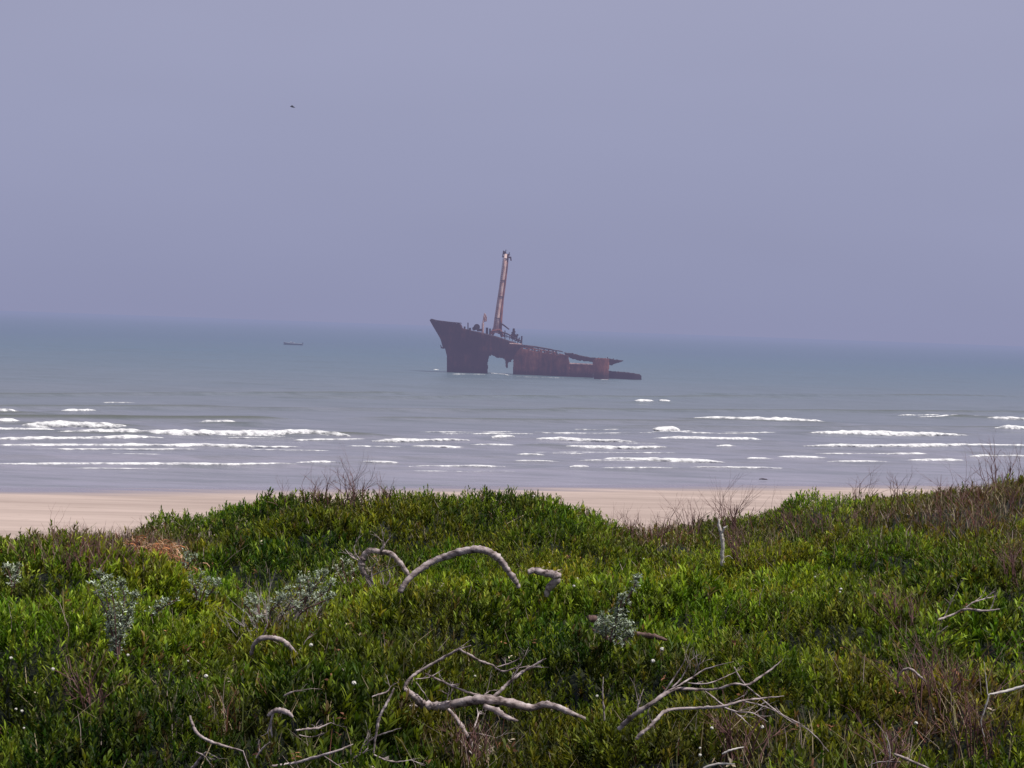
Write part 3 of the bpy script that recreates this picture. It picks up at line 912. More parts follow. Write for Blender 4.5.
def zone(u, v, Z):
    t = np.zeros(np.shape(u))
    for (a, b_, ru, rv, am) in Z:
        d = ((u - a) / ru) ** 2 + ((v - b_) / rv) ** 2
        t = np.maximum(t, am * np.exp(-d * .9))
    return t


def scatter(y0, y1, dens, amax=.40):
    area = amax * (y1 ** 2 - y0 ** 2)
    n_ = int(area * dens)
    y = np.sqrt(RNG.uniform(y0 ** 2, y1 ** 2, n_)); x = RNG.uniform(-amax, amax, n_) * y
    return x, y


def rot_frame(n_, tilt):
    az = RNG.uniform(0, 2 * math.pi, n_)
    t = np.abs(RNG.normal(0, tilt, n_))
    up = np.stack([np.sin(t) * np.cos(az), np.sin(t) * np.sin(az), np.cos(t)], -1)
    a = np.cross(up, np.array([0.31, 0.95, 0.02])); a /= np.linalg.norm(a, axis=1)[:, None]
    b = np.cross(up, a)
    return up, a, b


def leaves(cx, cy, cz, up, A_, B_, col, K, ht, ll, lw, elev, curl=.25, jitter=.25, shape=(.45, 1.0, .12)):
    """K leaves spiralling up each stem; returns verts, faces, colours"""
    n_ = len(cx)
    base = np.stack([cx, cy, cz], -1)[:, None, :]
    k = np.arange(K)[None, :]
    ang = k * 2.4 + RNG.uniform(0, 6.28, (n_, 1)) + RNG.normal(0, .25, (n_, K))
    hk = ht[:, None] * (.25 + .75 * (k + .5) / K)
    L_ = ll[:, None] * (1 - .35 * k / K) * RNG.uniform(1 - jitter, 1 + jitter, (n_, K))
    W_ = lw[:, None] * RNG.uniform(.8, 1.2, (n_, K))
    el = elev + .45 * (k / K) + RNG.normal(0, .18, (n_, K))
    rad = (A_[:, None, :] * np.cos(ang)[..., None] + B_[:, None, :] * np.sin(ang)[..., None])
    tan = (-A_[:, None, :] * np.sin(ang)[..., None] + B_[:, None, :] * np.cos(ang)[..., None])
    U_ = up[:, None, :]
    org = base + U_ * hk[..., None]
    d1 = rad * np.cos(el)[..., None] + U_ * np.sin(el)[..., None]
    e2 = el - curl
    d2 = rad * np.cos(e2)[..., None] + U_ * np.sin(e2)[..., None]
    p0 = org; p1 = org + d1 * (L_ * .58)[..., None]; p2 = p1 + d2 * (L_ * .42)[..., None]
    tw = tan + U_ * RNG.normal(0, .3, (n_, K, 1))
    w = (W_ / 2)[..., None]
    V = np.stack([p0 - tw * w * shape[0], p0 + tw * w * shape[0], p1 - tw * w * shape[1], p1 + tw * w * shape[1], p2 - tw * w * shape[2], p2 + tw * w * shape[2]], 2)
    V = V.reshape(-1, 3)
    nl = n_ * K
    b = (np.arange(nl) * 6)[:, None]
    F = np.concatenate([b + np.array([0, 1, 3, 2]), b + np.array([2, 3, 5, 4])], 0)
    c = col[:, None, :] * RNG.uniform(.4, 1.6, (n_, K, 1)) * (.4 + 1.0 * k[..., None] / K)  # shade painted in: leaves low on the stem darker, top ones brighter
    c = np.repeat(c.reshape(-1, 3), 6, 0)
    c = np.concatenate([c, np.ones((len(c), 1))], 1)
    return V, F, c


def join(parts):
    Vs, Fs, Cs, off = [], [], [], 0
    for V, F, c in parts:
        Vs.append(V); Fs.append(F + off); Cs.append(c); off += len(V)
    return np.concatenate(Vs), np.concatenate(Fs), np.concatenate(Cs)


G_DARK = np.array([.024, .062, .004]); G_MID = np.array([.064, .134, .006]); G_LITE = np.array([.20, .275, .026]); G_OLIVE = np.array([.20, .175, .014]); G_BROWN = np.array([.12, .062, .035])

parts = []
for (y0, y1, dens, K, sc) in ((6.8, 12, 260, 13, 1.0), (12, 19, 200, 11, 1.08), (19, 37, 130, 9, 1.25), (37, 43, 40, 8, 1.5)):
    x, y = scatter(y0, y1, dens)
    xe, ye = scatter(y0, y1, dens * 2.0)
    ge = (canopy(xe, ye + .12) - canopy(xe, ye - .12)) / .24
    gx = (canopy(xe + .12, ye) - canopy(xe - .12, ye)) / .24
    st = (np.hypot(ge, gx) > .55) & (RNG.uniform(0, 1, len(xe)) < np.clip(np.hypot(ge, gx) * .8, 0, 1))
    n0 = len(x)
    x = np.concatenate([x, xe[st]]); y = np.concatenate([y, ye[st]])
    steep = np.concatenate([np.zeros(n0), np.ones(st.sum())])
    gvx = np.concatenate([np.zeros(n0), gx[st]]); gvy = np.concatenate([np.zeros(n0), ge[st]])
    z = canopy(x, y)
    u, v = proj(x, y, z)
    dry = zone(u, v, DRYZ); ol = zone(u, v, OLIVE)
    patch = fbm(x / 1.1, y / 1.3, 71, 3)
    patch2 = fbm(x / .45, y / .5, 75, 2)
    bsh = bushes(x, y)
    clear = (((x - HEAP[0]) / .46) ** 2 + ((y - HEAP[1] + .12) / .50) ** 2) < 1
    bm_ = bumps(x, y)
    dry = dry * (1 - .8 * sstep(.05, .2, bm_)); ol = ol * (1 - .5 * sstep(.05, .2, bm_))
    dry = np.where(clear, 3, dry)
    keep = RNG.uniform(0, 1, len(x)) > np.clip(dry * .9 + .25 * (patch2 < .36) + .45 * sstep(.45, .15, bsh), 0, np.where(clear, 1.1, .85))
    dry = np.minimum(dry, 1)
    x, y, z, dry, ol, patch, patch2, bsh, large_, steep, gvx, gvy = (q[keep] for q in (x, y, z, dry, ol, patch, patch2, bsh, x * 0, steep, gvx, gvy))
    n_ = len(x)
    big = sstep(.42, .62, fbm(x / .8, y / .9, 81, 2))
    large = fbm(x / 3.2, y / 4.0, 95, 2)
    t = sstep(.35, .65, patch * .55 + large * .45)[:, None]
    ol = np.clip(ol + .55 * sstep(.52, .68, fbm(x / 2.1, y / 2.6, 97, 3)), 0, 1)
    dry = np.clip(dry + .35 * sstep(.60, .72, fbm(x / 1.3, y / 1.5, 99, 3)), 0, 1)
    col = G_DARK * (1 - t) + G_MID * t
    t2 = (RNG.uniform(0, 1, n_) < .26 + .30 * sstep(.45, .65, patch2))[:, None] * RNG.uniform(.3, 1, (n_, 1))
    col = col * (1 - t2) + G_LITE * t2
    o1 = np.clip(ol * RNG.uniform(.2, 1.3, n_) + .5 * (RNG.uniform(0, 1, n_) < .06), 0, 1)[:, None]
    col = col * (1 - o1) + G_OLIVE * o1
    o2 = np.clip(dry * RNG.uniform(0, 1.1, n_) + .7 * (RNG.uniform(0, 1, n_) < .03), 0, .85)[:, None]
    col = col * (1 - o2) + G_BROWN * o2
    col = col * (.42 + .72 * sstep(.2, .8, bsh))[:, None] * np.clip(.42 + .98 * large, .5, 1.25)[:, None]  # shade painted into the clefts between bushes, plus broad random tone patches
    up, A_, B_ = rot_frame(n_, .30)
    up = up + np.stack([-gvx, -gvy, 0 * gvx], -1) * .35 * steep[:, None]; up /= np.linalg.norm(up, axis=1)[:, None]
    ht = RNG.uniform(.10, .22, n_) * sc
    ll = (RNG.uniform(.050, .075, n_) + .03 * big) * sc
    lw = (RNG.uniform(.011, .016, n_) + .005 * big) * sc
    zz = z - .20 + RNG.uniform(-.09, .08, n_)
    el = .78
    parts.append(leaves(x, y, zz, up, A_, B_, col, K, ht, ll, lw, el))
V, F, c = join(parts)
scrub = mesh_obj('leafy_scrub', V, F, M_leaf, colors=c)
tag(scrub, 'dense low green coastal scrub covering the dune in the foreground', 'ground cover', kind='stuff')

# fine grass blades and dead stems mixed through the scrub
def blades(x, y, z, h, wdt, lean, col):
    n_ = len(x)
    az = RNG.uniform(0, 6.28, n_); ln = np.abs(RNG.normal(0, lean, n_))
    d = np.stack([np.cos(az) * ln, np.sin(az) * ln, np.ones(n_)], -1)
    d2 = np.stack([np.cos(az + RNG.normal(0, .6, n_)) * ln * 2.2, np.sin(az) * ln * 2.2, np.ones(n_) * .8], -1)
    s = np.stack([np.cos(az + 1.57 + RNG.normal(0, .5, n_)), np.sin(az + 1.57), np.zeros(n_)], -1) * (wdt / 2)[:, None]
    p0 = np.stack([x, y, z], -1); p1 = p0 + d * (h * .5)[:, None]; p2 = p1 + d2 * (h * .5)[:, None]
    V = np.stack([p0 - s, p0 + s, p1 - s * .8, p1 + s * .8, p2 - s * .25, p2 + s * .25], 1).reshape(-1, 3)
    b = (np.arange(n_) * 6)[:, None]
    F = np.concatenate([b + np.array([0, 1, 3, 2]), b + np.array([2, 3, 5, 4])], 0)
    c = np.repeat(col, 6, 0); c = np.concatenate([c, np.ones((len(c), 1))], 1)
    return V, F, c


parts = []
for (y0, y1, dens) in ((6.8, 12, 260), (12, 20, 170), (20, 38, 110)):
    x, y = scatter(y0, y1, dens)
    z = canopy(x, y); u, v = proj(x, y, z)
    dry = zone(u, v, DRYZ); ol = zone(u, v, OLIVE)
    keep = RNG.uniform(0, 1, len(x)) < .17 + .12 * (y < 13) + .30 * ol + 1.0 * dry + .15 * (fbm(x / .6, y / .6, 91, 2) > .6)
    x, y, z, dry, ol = (q[keep] for q in (x, y, z, dry, ol)); n_ = len(x)
    r1 = RNG.uniform(0, 1, (n_, 1))
    straw = np.array([.42, .34, .22]); redb = np.array([.22, .085, .065]); gr = np.array([.12, .14, .04]); grey = np.array([.30, .24, .22])
    col = np.where(r1 < .25, straw, np.where(r1 < .5, grey, np.where(r1 < .5 + .3 * dry[:, None], redb, gr)))
    col = col * RNG.uniform(.5, 1.1, (n_, 1))
    parts.append(blades(x, y, z - .18, RNG.uniform(.14, .30, n_) + .10 * dry, RNG.uniform(.004, .008, n_) * (1 + (y > 20)), .35, col))
x, y = scatter(6.9, 22, 9)
z = canopy(x, y); u, v = proj(x, y, z)
kp = RNG.uniform(0, 1, len(x)) < .35 + .6 * zone(u, v, DRYZ)
x, y, z = x[kp], y[kp], z[kp]; n_ = len(x)
up, A_, B_ = rot_frame(n_, .8)
r1 = RNG.uniform(0, 1, (n_, 1))
col = np.where(r1 < .4, [.50, .42, .32], np.where(r1 < .7, [.36, .17, .09], [.24, .11, .07])) * RNG.uniform(.6, 1.1, (n_, 1))
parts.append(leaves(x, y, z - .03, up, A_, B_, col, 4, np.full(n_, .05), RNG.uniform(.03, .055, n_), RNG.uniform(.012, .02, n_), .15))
V, F, c = join(parts)
grass = mesh_obj('dry_grass', V, F, M_dry, colors=c)
tag(grass, 'thin dry grass blades and dead stems mixed through the scrub', 'grass', kind='stuff')

# ------------------------------------------------------------------ dead twiggy shrubs
def twigs(m, p, d, ln, r, depth, spread=.5, seg=4):
    q = [p]; dd_ = d.copy(); nseg = 3
    for k in range(nseg):
        dd_ = (dd_ + Vector((random.gauss(0, .14), random.gauss(0, .14), random.gauss(0, .08)))).normalized()
        q.append(q[-1] + dd_ * ln / nseg)
    rr = [r * (1 - .45 * i / nseg) for i in range(nseg + 1)]
    m.tube(q, rr, seg, 0, False)
    if depth > 0:
        for k in range(random.choice((2, 3))):
            i = random.choice((1, 2, 3))
            nd = (dd_ + Vector((random.gauss(0, spread), random.gauss(0, spread), random.gauss(.1, spread * .5)))).normalized()
            twigs(m, q[i], nd, ln * random.uniform(.55, .85), rr[i] * .7, depth - 1, spread, seg)


def dead_shrub(u, v, hpx, wpx, nst, label, mat=None, d=None, r=.006, group=None, depth=2, spread=.45):
    d = d or hit(u, v)
    px = d / FPX
    b = Vector(P(u, v, d)); b.z = float(canopy(b.x, b.y)) - .15
    m = MB()
    h = hpx * px * 1.15; r = max(r, .42 * px); nst = int(nst * 1.6)
    for k in range(nst):
        off = Vector((random.gauss(0, wpx * px * .3), random.gauss(0, wpx * px * .25), 0))
        dirn = Vector((off.x * .8 / max(h, .1) + random.gauss(0, .15), random.gauss(0, .2), 1)).normalized()
        twigs(m, b + off, dirn, h * random.uniform(.45, .75), r * random.uniform(.7, 1.2), depth, spread)
    o = m.build('dead_shrub', mat or M_twig, None, tuple(b))
    tag(o, label, 'shrub', group)
    return o


dead_shrub(357, 500, 42, 22, 7, 'tall bare twiggy dead shrub rising from the left end of the central mound crest')
dead_shrub(322, 503, 34, 26, 7, 'low bare dead shrub on the crest just left of the tallest twiggy shrub')
dead_shrub(389, 498, 28, 16, 4, 'small bare dead shrub on the crest just right of the tallest twiggy shrub')
dead_shrub(290, 504, 24, 20, 4, 'sparse bare twigs on the crest above the dry orange heap side of the mound')
dead_shrub(998, 486, 42, 30, 9, 'tallest bare dead shrub on the ridge at the far right edge', r=.007)
dead_shrub(962, 486, 30, 26, 6, 'short bare dead shrub next to the tall one on the right ridge')
dead_shrub(902, 492, 34, 18, 4, 'thin bare twigs standing on the middle of the right ridge')
dead_shrub(858, 500, 30, 30, 5, 'sparse bare twigs at the lower end of the right ridge')
dead_shrub(733, 530, 48, 34, 9, 'wide bare dead shrub on the skyline above the white forked snag')
dead_shrub(652, 534, 32, 34, 9, 'brown bare dead shrub in the dip between the central mound and the right slope')
dead_shrub(694, 530, 34, 30, 8, 'brown bare dead shrub between the dip and the white forked snag')
dead_shrub(630, 532, 26, 18, 5, 'thin brown twigs at the foot of the central mound by the beach')
dead_shrub(790, 524, 30, 30, 6, 'faint bare shrub right of the wide dead shrub on the skyline')
dead_shrub(742, 556, 44, 22, 7, 'greyish dead shrub standing just right of the white forked snag')
dead_shrub(60, 545, 36, 30, 6, 'thin dead twigs against the sand at the left end of the dry patch')
dead_shrub(95, 546, 30, 34, 9, 'purple brown dead shrub in the middle of the dry patch on the left')
dead_shrub(135, 548, 30, 26, 6, 'reddish dead shrub beside the heap of curled orange leaves')
dead_shrub(75, 556, 24, 50, 10, 'low rusty brown dead shrub at the left end of the dry patch')
dead_shrub(112, 560, 22, 50, 10, 'low rusty brown dead shrub touching the left end of the orange leaf heap')
dead_shrub(190, 546, 24, 36, 7, 'purple brown dead shrub behind the right end of the orange leaf heap')
dead_shrub(20, 540, 24, 22, 3, 'few thin twigs against the sand at the far left crest')
dead_shrub(942, 700, 80, 50, 12, 'tangled purple grey dead shrub in the lower right scrub', r=.006)
dead_shrub(975, 735, 60, 40, 7, 'dead twigs below the tangled shrub near the right edge')
dead_shrub(890, 765, 70, 26, 6, 'upright dead stems at the bottom edge right of centre')
dead_shrub(985, 530, 36, 50, 9, 'reddish brown dead shrub on the slope under the right ridge')
dead_shrub(940, 522, 30, 40, 8, 'brown dead shrub on the slope left of the reddish one')
dead_shrub(1005, 500, 30, 60, 12, 'reddish dead shrub just under the tall one at the right ridge')
dead_shrub(868, 520, 26, 50, 9, 'low purple brown dead shrub across the middle of the right slope')
dead_shrub(820, 526, 24, 44, 8, 'low purple brown dead shrub behind the bright green clump on the right slope')
dead_shrub(1014, 575, 50, 22, 6, 'dead brown stems on the slope at the right edge')
dead_shrub(905, 610, 34, 36, 7, 'russet dead shrub in the hollow of the right slope')
dead_shrub(468, 740, 36, 40, 8, 'nest of dead twigs beneath the big grey fallen limb')
dead_shrub(735, 745, 60, 40, 8, 'dead brown twigs under the slender forked branch')
dead_shrub(95, 700, 60, 18, 5, 'dark dead stems in the lower left scrub')
dead_shrub(268, 628, 44, 46, 10, 'purple grey dead shrub with silvery growth left of the arched limb', M_greytwig)
dead_shrub(300, 612, 34, 50, 9, 'pale grey twigs woven through the wide silvery shrub', M_greytwig)
dead_shrub(385, 584, 24, 30, 6, 'pale grey twigs tangled inside the looped grey limb', M_greytwig)

# ------------------------------------------------------------------ driftwood limbs
M_lit = {'grey': M_wood, 'white': M_white, 'brown': M_brownwood}


def limb_thing(name, label, base, main, twigs_=(), mat='grey', cat='branch', dz=0.0, lift=.0, rough=.07):
    """main / twigs: lists of (u, v, radius px[, depth offset]); all stand at the depth where the base pixel meets the scrub"""
    d = hit(*base) - dz - .30
    px = d / FPX
    loc = P(base[0], base[1], d)

    def run(m, pts_, seg):
        ph = random.uniform(0, 6.28)
        q = [P(p[0], p[1] - lift, d + (p[3] if len(p) > 3 else .05 * math.sin(p[0] * .07 + ph))) for p in pts_]
        rr = [p[2] * px * (.94 if seg > 6 else .82) for p in pts_]; rr[-1] *= .55
        q, rr = smooth_path(q, rr, 7, px * .15)
        for kk in range(1, len(rr) - 1):
            if random.random() < .12: rr[kk] *= random.uniform(1.12, 1.35)
        m.tube(q, rr, seg, rough)
        if seg == 6 and mat != 'white':
            for _ in range(random.choice((1, 2, 3))):
                i = random.randrange(len(q) // 4, len(q)); tdir = (q[min(i + 1, len(q) - 1)] - q[max(i - 1, 0)]).normalized()
                nd = (tdir + Vector((random.gauss(0, .5), random.gauss(0, .3), random.gauss(.1, .45)))).normalized()
                twigs(m, q[i], nd, random.uniform(7, 18) * px, max(rr[i] * .6, .35 * px), 1, .45)
    root = empty(name, loc)
    tag(root, label, cat)
    for k, l in enumerate(main):
        m = MB(); run(m, l, 10); m.build('limb', M_lit[mat], root, loc, True)
    for l in twigs_:
        m = MB(); run(m, l, 6); m.build('twig', M_lit[mat], root, loc, True)
    return root


limb_thing('dead_branch', 'long arched grey dead limb rising in a bow from the scrub', (402, 590),
           [[(400, 592, 3.0), (407, 581, 3.2), (418, 571, 3.3), (432, 562, 3.5), (447, 556, 3.7), (463, 551.5, 3.9), (480, 549.5, 4.0), (491, 553, 3.8), (501, 561, 3.5), (508, 571, 3.2), (515, 580, 3.0), (519, 588, 2.8)]])
limb_thing('dead_branch', 'grey limb curled into a loop just left of the long arched limb', (378, 584),
           [[(376, 588, 2.6), (366, 577, 3.4), (361.5, 566, 3.4), (364, 556, 3.2), (371, 550.5, 3.2), (380, 552, 2.8), (391, 554, 2.8), (400, 563, 2.8), (407, 573, 2.5), (411, 580, 2.2)]],
           [[(381, 551, 1.6), (384, 545, 1.3), (383, 541, .7)], [(363, 563, 1.0), (352, 557, .9), (345, 549, .5)], [(366, 578, 1), (378, 573, .9), (392, 568, .6)], [(372, 582, 1), (372, 570, .8), (378, 560, .5)],
            [(385, 588, 1), (390, 577, .8), (386, 566, .5)], [(360, 560, .8), (354, 550, .6), (357, 540, .4)]])
limb_thing('dead_branch', 'short stubby hooked grey limb just right of the long arched limb', (550, 592),
           [[(528, 572.5, 2.6), (535, 570.5, 3.6), (545, 573, 3.8), (556, 575.5, 4.3), (556, 581, 4.2), (549, 588, 4), (546, 597, 3.6)]])
limb_thing('dead_branch', 'largest grey fallen limb with forked upper branches at the bottom centre', (470, 712),
           [[(404, 689, 2.3), (410, 693.5, 3.4), (417, 699, 3.8), (424, 705, 4.2), (443, 706, 4.6), (467, 701.5, 4.9), (487, 699.6, 5.0), (509, 702.5, 4.4), (531, 707.6, 3.8), (545, 704.5, 3.5), (560, 708, 3.2), (572, 713.5, 2.8), (586, 719, 2.6)],
            [(356, 719, 2.2), (366, 716, 2.8), (377, 713, 3.0), (399, 709, 3.0), (420, 705.5, 2.8)],
            [(484, 706, 2.6, -.1), (496.5, 711, 3.0, -.14), (506, 717, 2.7, -.18), (518, 721, 2.0, -.2)]],
           [[(404, 690, 2.1), (407, 682, 1.9), (414, 675, 1.8), (423, 669, 1.7), (443, 658, 1.6), (457, 650.5, 1.3), (471, 645.5, 1.0)],
            [(460, 650, 1.4), (470, 655, 1.4), (479, 660.5, 1.4), (492, 665, 1.3), (497, 669, 1.3), (506, 671, 1.1), (521, 665, .7)], [(497, 667, .8), (510, 663, .7), (526, 655.6, .4)],
            [(425, 673.5, 1.1), (437, 679, 1.3), (448, 684, 1.4), (467, 692, 1.5), (487, 697, 1.6)], [(415, 679, .6), (430, 677, .6), (444, 668, .3)],
            [(492, 698, 2.1), (500, 691, 2.0), (510, 681.5, 1.9), (521, 673, 1.8), (533, 666, 1.6), (546, 658.5, 1.2)], [(511, 680, 1.1), (516, 672, .9), (521, 664, .5)],
            [(448, 709, 1.8, -.15), (456, 718, 2.4, -.2), (463, 729, 2.7, -.25), (471, 742, 2.5, -.3), (478, 758, 1.8, -.35)], [(456, 735, 1.3, -.25), (464, 746, 1.4, -.3), (477, 759, 1.0, -.35)],
            [(468, 733, 1.2, -.3), (480, 734, 1.0, -.3), (496, 738, .6, -.3)], [(474, 728, 1.0, -.3), (478, 716, .8, -.2), (477, 708, .6, -.1)], [(470, 740, 1.3, -.3), (476, 746, 1.5, -.3), (479, 756, 1, -.3)],
            [(447, 700, .7), (449, 690, .6), (447, 684, .4)], [(416, 682, .5), (424, 693, .6), (430, 702, .5)], [(450, 702, .6), (451, 692, .5), (455, 686, .3)], [(484, 695, .7), (490, 691, .6), (498, 690, .4)]], dz=.5)
limb_thing('dead_branch', 'slender forked grey branch whose tips fan out to the right, right of the largest limb', (628, 727),
           [[(619, 729, 2.4), (626, 722, 2.5), (634, 715, 2.5), (651.5, 703.6, 2.4), (668, 692, 2.1), (678, 689, 1.8), (701, 689.6, 1.5), (717, 689, 1.2), (733.5, 684, 1.2), (748, 684.7, 1.2), (760, 677, 1.2), (772.5, 668.7, 1.0), (783, 659, .6)]],
           [[(670, 690, 1.1), (678, 686, 1.0), (692.5, 677, 1.0), (707, 668.7, .9), (733.5, 661.5, .4)], [(672, 688, 1.0), (682, 677, .9), (691, 660, .5)], [(663, 694, 1.1), (676, 675, .9), (686, 659, .5)],
            [(688, 683, .7), (700, 684, .8), (713, 682, .8), (733.5, 673, .5)], [(693, 677, .6), (699, 665, .5), (702, 652, .3)], [(705, 691, .9), (723, 705, .9), (738, 715, .8), (752, 727, .6)], [(637, 712, .9), (639, 702, .9), (643.5, 689, .6)],
            [(722, 707, .6), (735, 700, .5), (745, 695, .3)], [(734, 667, .8), (742, 681, .9), (756, 694, .9), (774.6, 709.7, 1.0), (786, 717, .9), (800, 724, .8), (815, 736, .8), (829, 752, .6)], [(650, 706, .7), (648, 713, .7), (648, 720, .5)]], dz=.2)
limb_thing('dead_branch', 'thinner grey branch lying just below the slender forked branch', (640, 737),
           [[(636, 739, 1.9), (643, 732, 1.9), (649.5, 727, 1.9), (657, 719, 1.8), (664, 712, 1.8), (676, 709, 1.6), (697, 708, 1.4), (721, 706.6, 1.4), (742, 701, 1.2), (760, 698.5, 1.0), (784, 696, .5)]],
           [[(722, 706.5, .9), (738, 712, .9), (752, 713, .8), (768, 722, .5)], [(742, 701, .8), (760, 705, .8), (778, 713, .7), (800, 728, .5)]], dz=.3)
limb_thing('dead_branch', 'bleached white forked snag standing upright on the right slope', (722, 563),
           [[(722.5, 566, 1.9), (722.3, 555, 2.0), (722.8, 545, 2.0), (721, 533, 1.9), (719, 526, 1.6), (718.8, 519, 1.1)]],
           [[(721.5, 534, 1.4), (724.5, 528, 1.3), (727.5, 526, .9)], [(724, 558, .6), (729, 556, .5), (733, 559, .4)]], 'white')
limb_thing('dead_branch', 'pale bent branch reaching in from the right edge of the view', (990, 700),
           [[(1045, 680, 1.4), (1024, 686, 1.5), (1006, 691, 1.6), (989, 694.5, 1.5)]],
           [[(989, 694.5, 1.1), (986, 706, 1.0), (981, 722, .8), (985, 738, .5)], [(988, 695, .7), (986, 680, .5), (984, 662, .4)]], 'white', dz=.25)
limb_thing('dead_branch', 'thin grey forked branch lying across the upper right scrub', (950, 618),
           [[(938, 620, 1.0), (952, 615, 1.2), (965, 609.5, 1.3), (984, 611, 1.2), (1000, 609, .9)]],
           [[(966, 608, 1.1), (972, 603, 1.0), (984, 599, .8), (996, 596, .5)], [(944, 618, .8), (950, 604, .7), (958, 588, .5)], [(990, 610, .7), (994, 600, .6), (996, 588, .4)], [(934, 640, .9), (940, 632, .9), (948, 626, .6)]], dz=.1)
limb_thing('dead_branch', 'short arched grey limb under the silvery dead shrub on the left', (270, 650),
           [[(251, 655, 1.8), (254, 645, 2.1), (261, 638.5, 2.6), (272, 638, 2.8), (281, 640.5, 2.8), (289, 646, 2.7), (295, 653, 2.5), (300, 661, 2.3)]],
           [[(262, 637, .8), (267, 625, .7), (266, 612, .4)], [(296, 655, .8), (303, 645, .6), (309, 636, .4)]], dz=.1)
limb_thing('dead_branch', 'half buried brown log with silver plant growing over it', (615, 642),
           [[(587, 618.5, 3.4), (594, 619, 4.0), (602, 620, 3.4)], [(588, 625, 1.6), (597, 632, 1.8), (609, 638.5, 1.9), (626, 646, 1.6)], [(628, 632.5, 2.6), (643, 635, 2.8), (656, 637, 2.7), (667, 640, 1.9)]], [], 'brown', dz=.15)
limb_thing('dead_branch', 'crooked grey twig in the grass at the lower left', (197, 738),
           [[(190, 716, 1.1), (192, 722.6, 1.4), (197, 733, 1.6), (207, 740, 1.5), (218, 744, 1.4), (243, 751, 1.0)]],
           [[(192, 769, 1.9), (199, 760, 1.8), (206, 752, 1.4)], [(243, 751, .8), (246, 760, .7), (250, 770, .5)], [(196, 752, .9), (203, 755, .8), (208, 760, .8)]], 'grey', dz=.25)
limb_thing('dead_branch', 'small grey knuckle of wood poking up in the lower left scrub', (281, 718),
           [[(268, 716, 1.6), (273, 711.5, 2.4), (281, 710.5, 2.8), (288, 713, 2.6), (293, 717, 1.8)]],
           [[(284, 696, .9), (290, 693, 1.3), (298, 690, .8)], [(273, 713, 1.5), (271, 724, 1.4), (272, 738, 1.0)]], dz=.15)
limb_thing('dead_branch', 'two thin grey sticks crossing left of the largest limb bottom edge', (310, 752),
           [[(272, 766, 1.2), (288, 764, 1.4), (302, 761, 1.5), (323, 755, 1.4), (337, 751, 1.2), (353, 744, .8)]],
           [[(256, 758, 1.0), (262, 749, 1.2), (270, 742, .9)], [(296, 730.5, 1.0), (306, 729, 1.3), (318, 728, 1.3), (331, 722.5, .9)], [(299, 735, .8), (312, 737, .8), (324, 733, .6)], [(323, 755, .8), (333, 762, .8), (346, 770, .6)]], dz=.3)
limb_thing('dead_branch', 'dark upright twig with pale side stems beside the left end of the largest limb', (376, 752),
           [[(394, 688, .9), (389, 699, 1.2), (384, 708, 1.3), (379, 719, 1.3), (376, 735, 1.3), (373.5, 754, 1.2)]],
           [[(364, 746, .9), (371, 740, 1.1), (380, 735, 1.1), (401, 728, .6)], [(374, 755, 1.0), (386, 760, 1.2), (397, 762, 1.1), (411, 760, .7)], [(372, 697, .8), (380, 694, 1.1), (387, 692, 1.0), (391, 686, .6)], [(354, 758, 1.1), (362, 754, 1.3), (368, 748, .8)]], 'grey', dz=.35)
limb_thing('dead_branch', 'thin grey stick lying along the bottom edge right of centre', (912, 764),
           [[(894, 754, 1.2), (904, 758, 1.5), (916, 763, 1.5), (936, 772, 1.2)]], [[(888, 768, .8), (890, 752, .8), (886, 732, .5)], [(900, 762, .8), (880, 762, .7), (868, 766, .5)]], dz=.2)
limb_thing('dead_branch', 'bent grey twig over the tangled dead shrub', (912, 690),
           [[(897, 690, .9), (899, 675, 1.2), (908, 668.5, 1.4), (917, 674, 1.2), (926, 682, .8)]], [[(930, 700, .8), (934, 712, .9), (937, 722, .6)]], dz=.15)
limb_thing('dead_branch', 'thin upright stick standing left of the slender forked branch', (604, 719),
           [[(604.5, 721, .9), (603.5, 707, .9), (602.6, 692, .8), (603.2, 677, .5)]], dz=.1)
limb_thing('dead_branch', 'pair of short pale sticks lying at the bottom left of the dead brown twigs', (715, 760),
           [[(703, 768, 1.1), (718, 764, 1.3), (735, 764, .9)], [(722, 754, .8), (731, 750, 1.1), (744, 747, .7)]], [], 'white', dz=.25)

# ------------------------------------------------------------------ silver plants
def silver_plant(stems, d0, label, dens=26, lsz=.03, tint=(.34, .39, .32)):
    d = hit(*d0) - .3
    px = d / FPX
    loc = P(d0[0], d0[1], d)
    root = empty('silver_plant', loc); tag(root, label, 'plant')
    m = MB(); parts = []
    for st in stems:
        dy0 = random.uniform(-.1, .12)
        q = [P(p[0] + random.uniform(-1, 1), p[1], d + dy0) for p in st]
        q, rr = smooth_path(q, [1.1 * px] * (len(q) - 1) + [.5 * px], 6, px * .3)
        m.tube(q, [a * .7 for a in rr], 5)
        q = np.array([tuple(a) for a in q])
        n_ = max(6, int(dens * len(st) * .62))
        t = RNG.uniform(.12, 1, n_) * (len(q) - 1); i = np.minimum(t.astype(int), len(q) - 2); f = (t - i)[:, None]
        c_ = q[i] * (1 - f) + q[i + 1] * f + RNG.normal(0, 2.6 * px, (n_, 3)) * (1.3 - .8 * (t / (len(q) - 1))[:, None])
        up, A_, B_ = rot_frame(n_, .7)
        col = np.array(tint)[None] * RNG.uniform(.7, 1.35, (n_, 1))
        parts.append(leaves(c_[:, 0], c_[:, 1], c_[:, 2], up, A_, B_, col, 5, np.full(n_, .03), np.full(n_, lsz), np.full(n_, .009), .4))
    m.build('stem', M_twig, root, loc)
    V, F, c = join(parts)
    mesh_obj('foliage', V, F, M_silver, root, loc, colors=c)
    return root


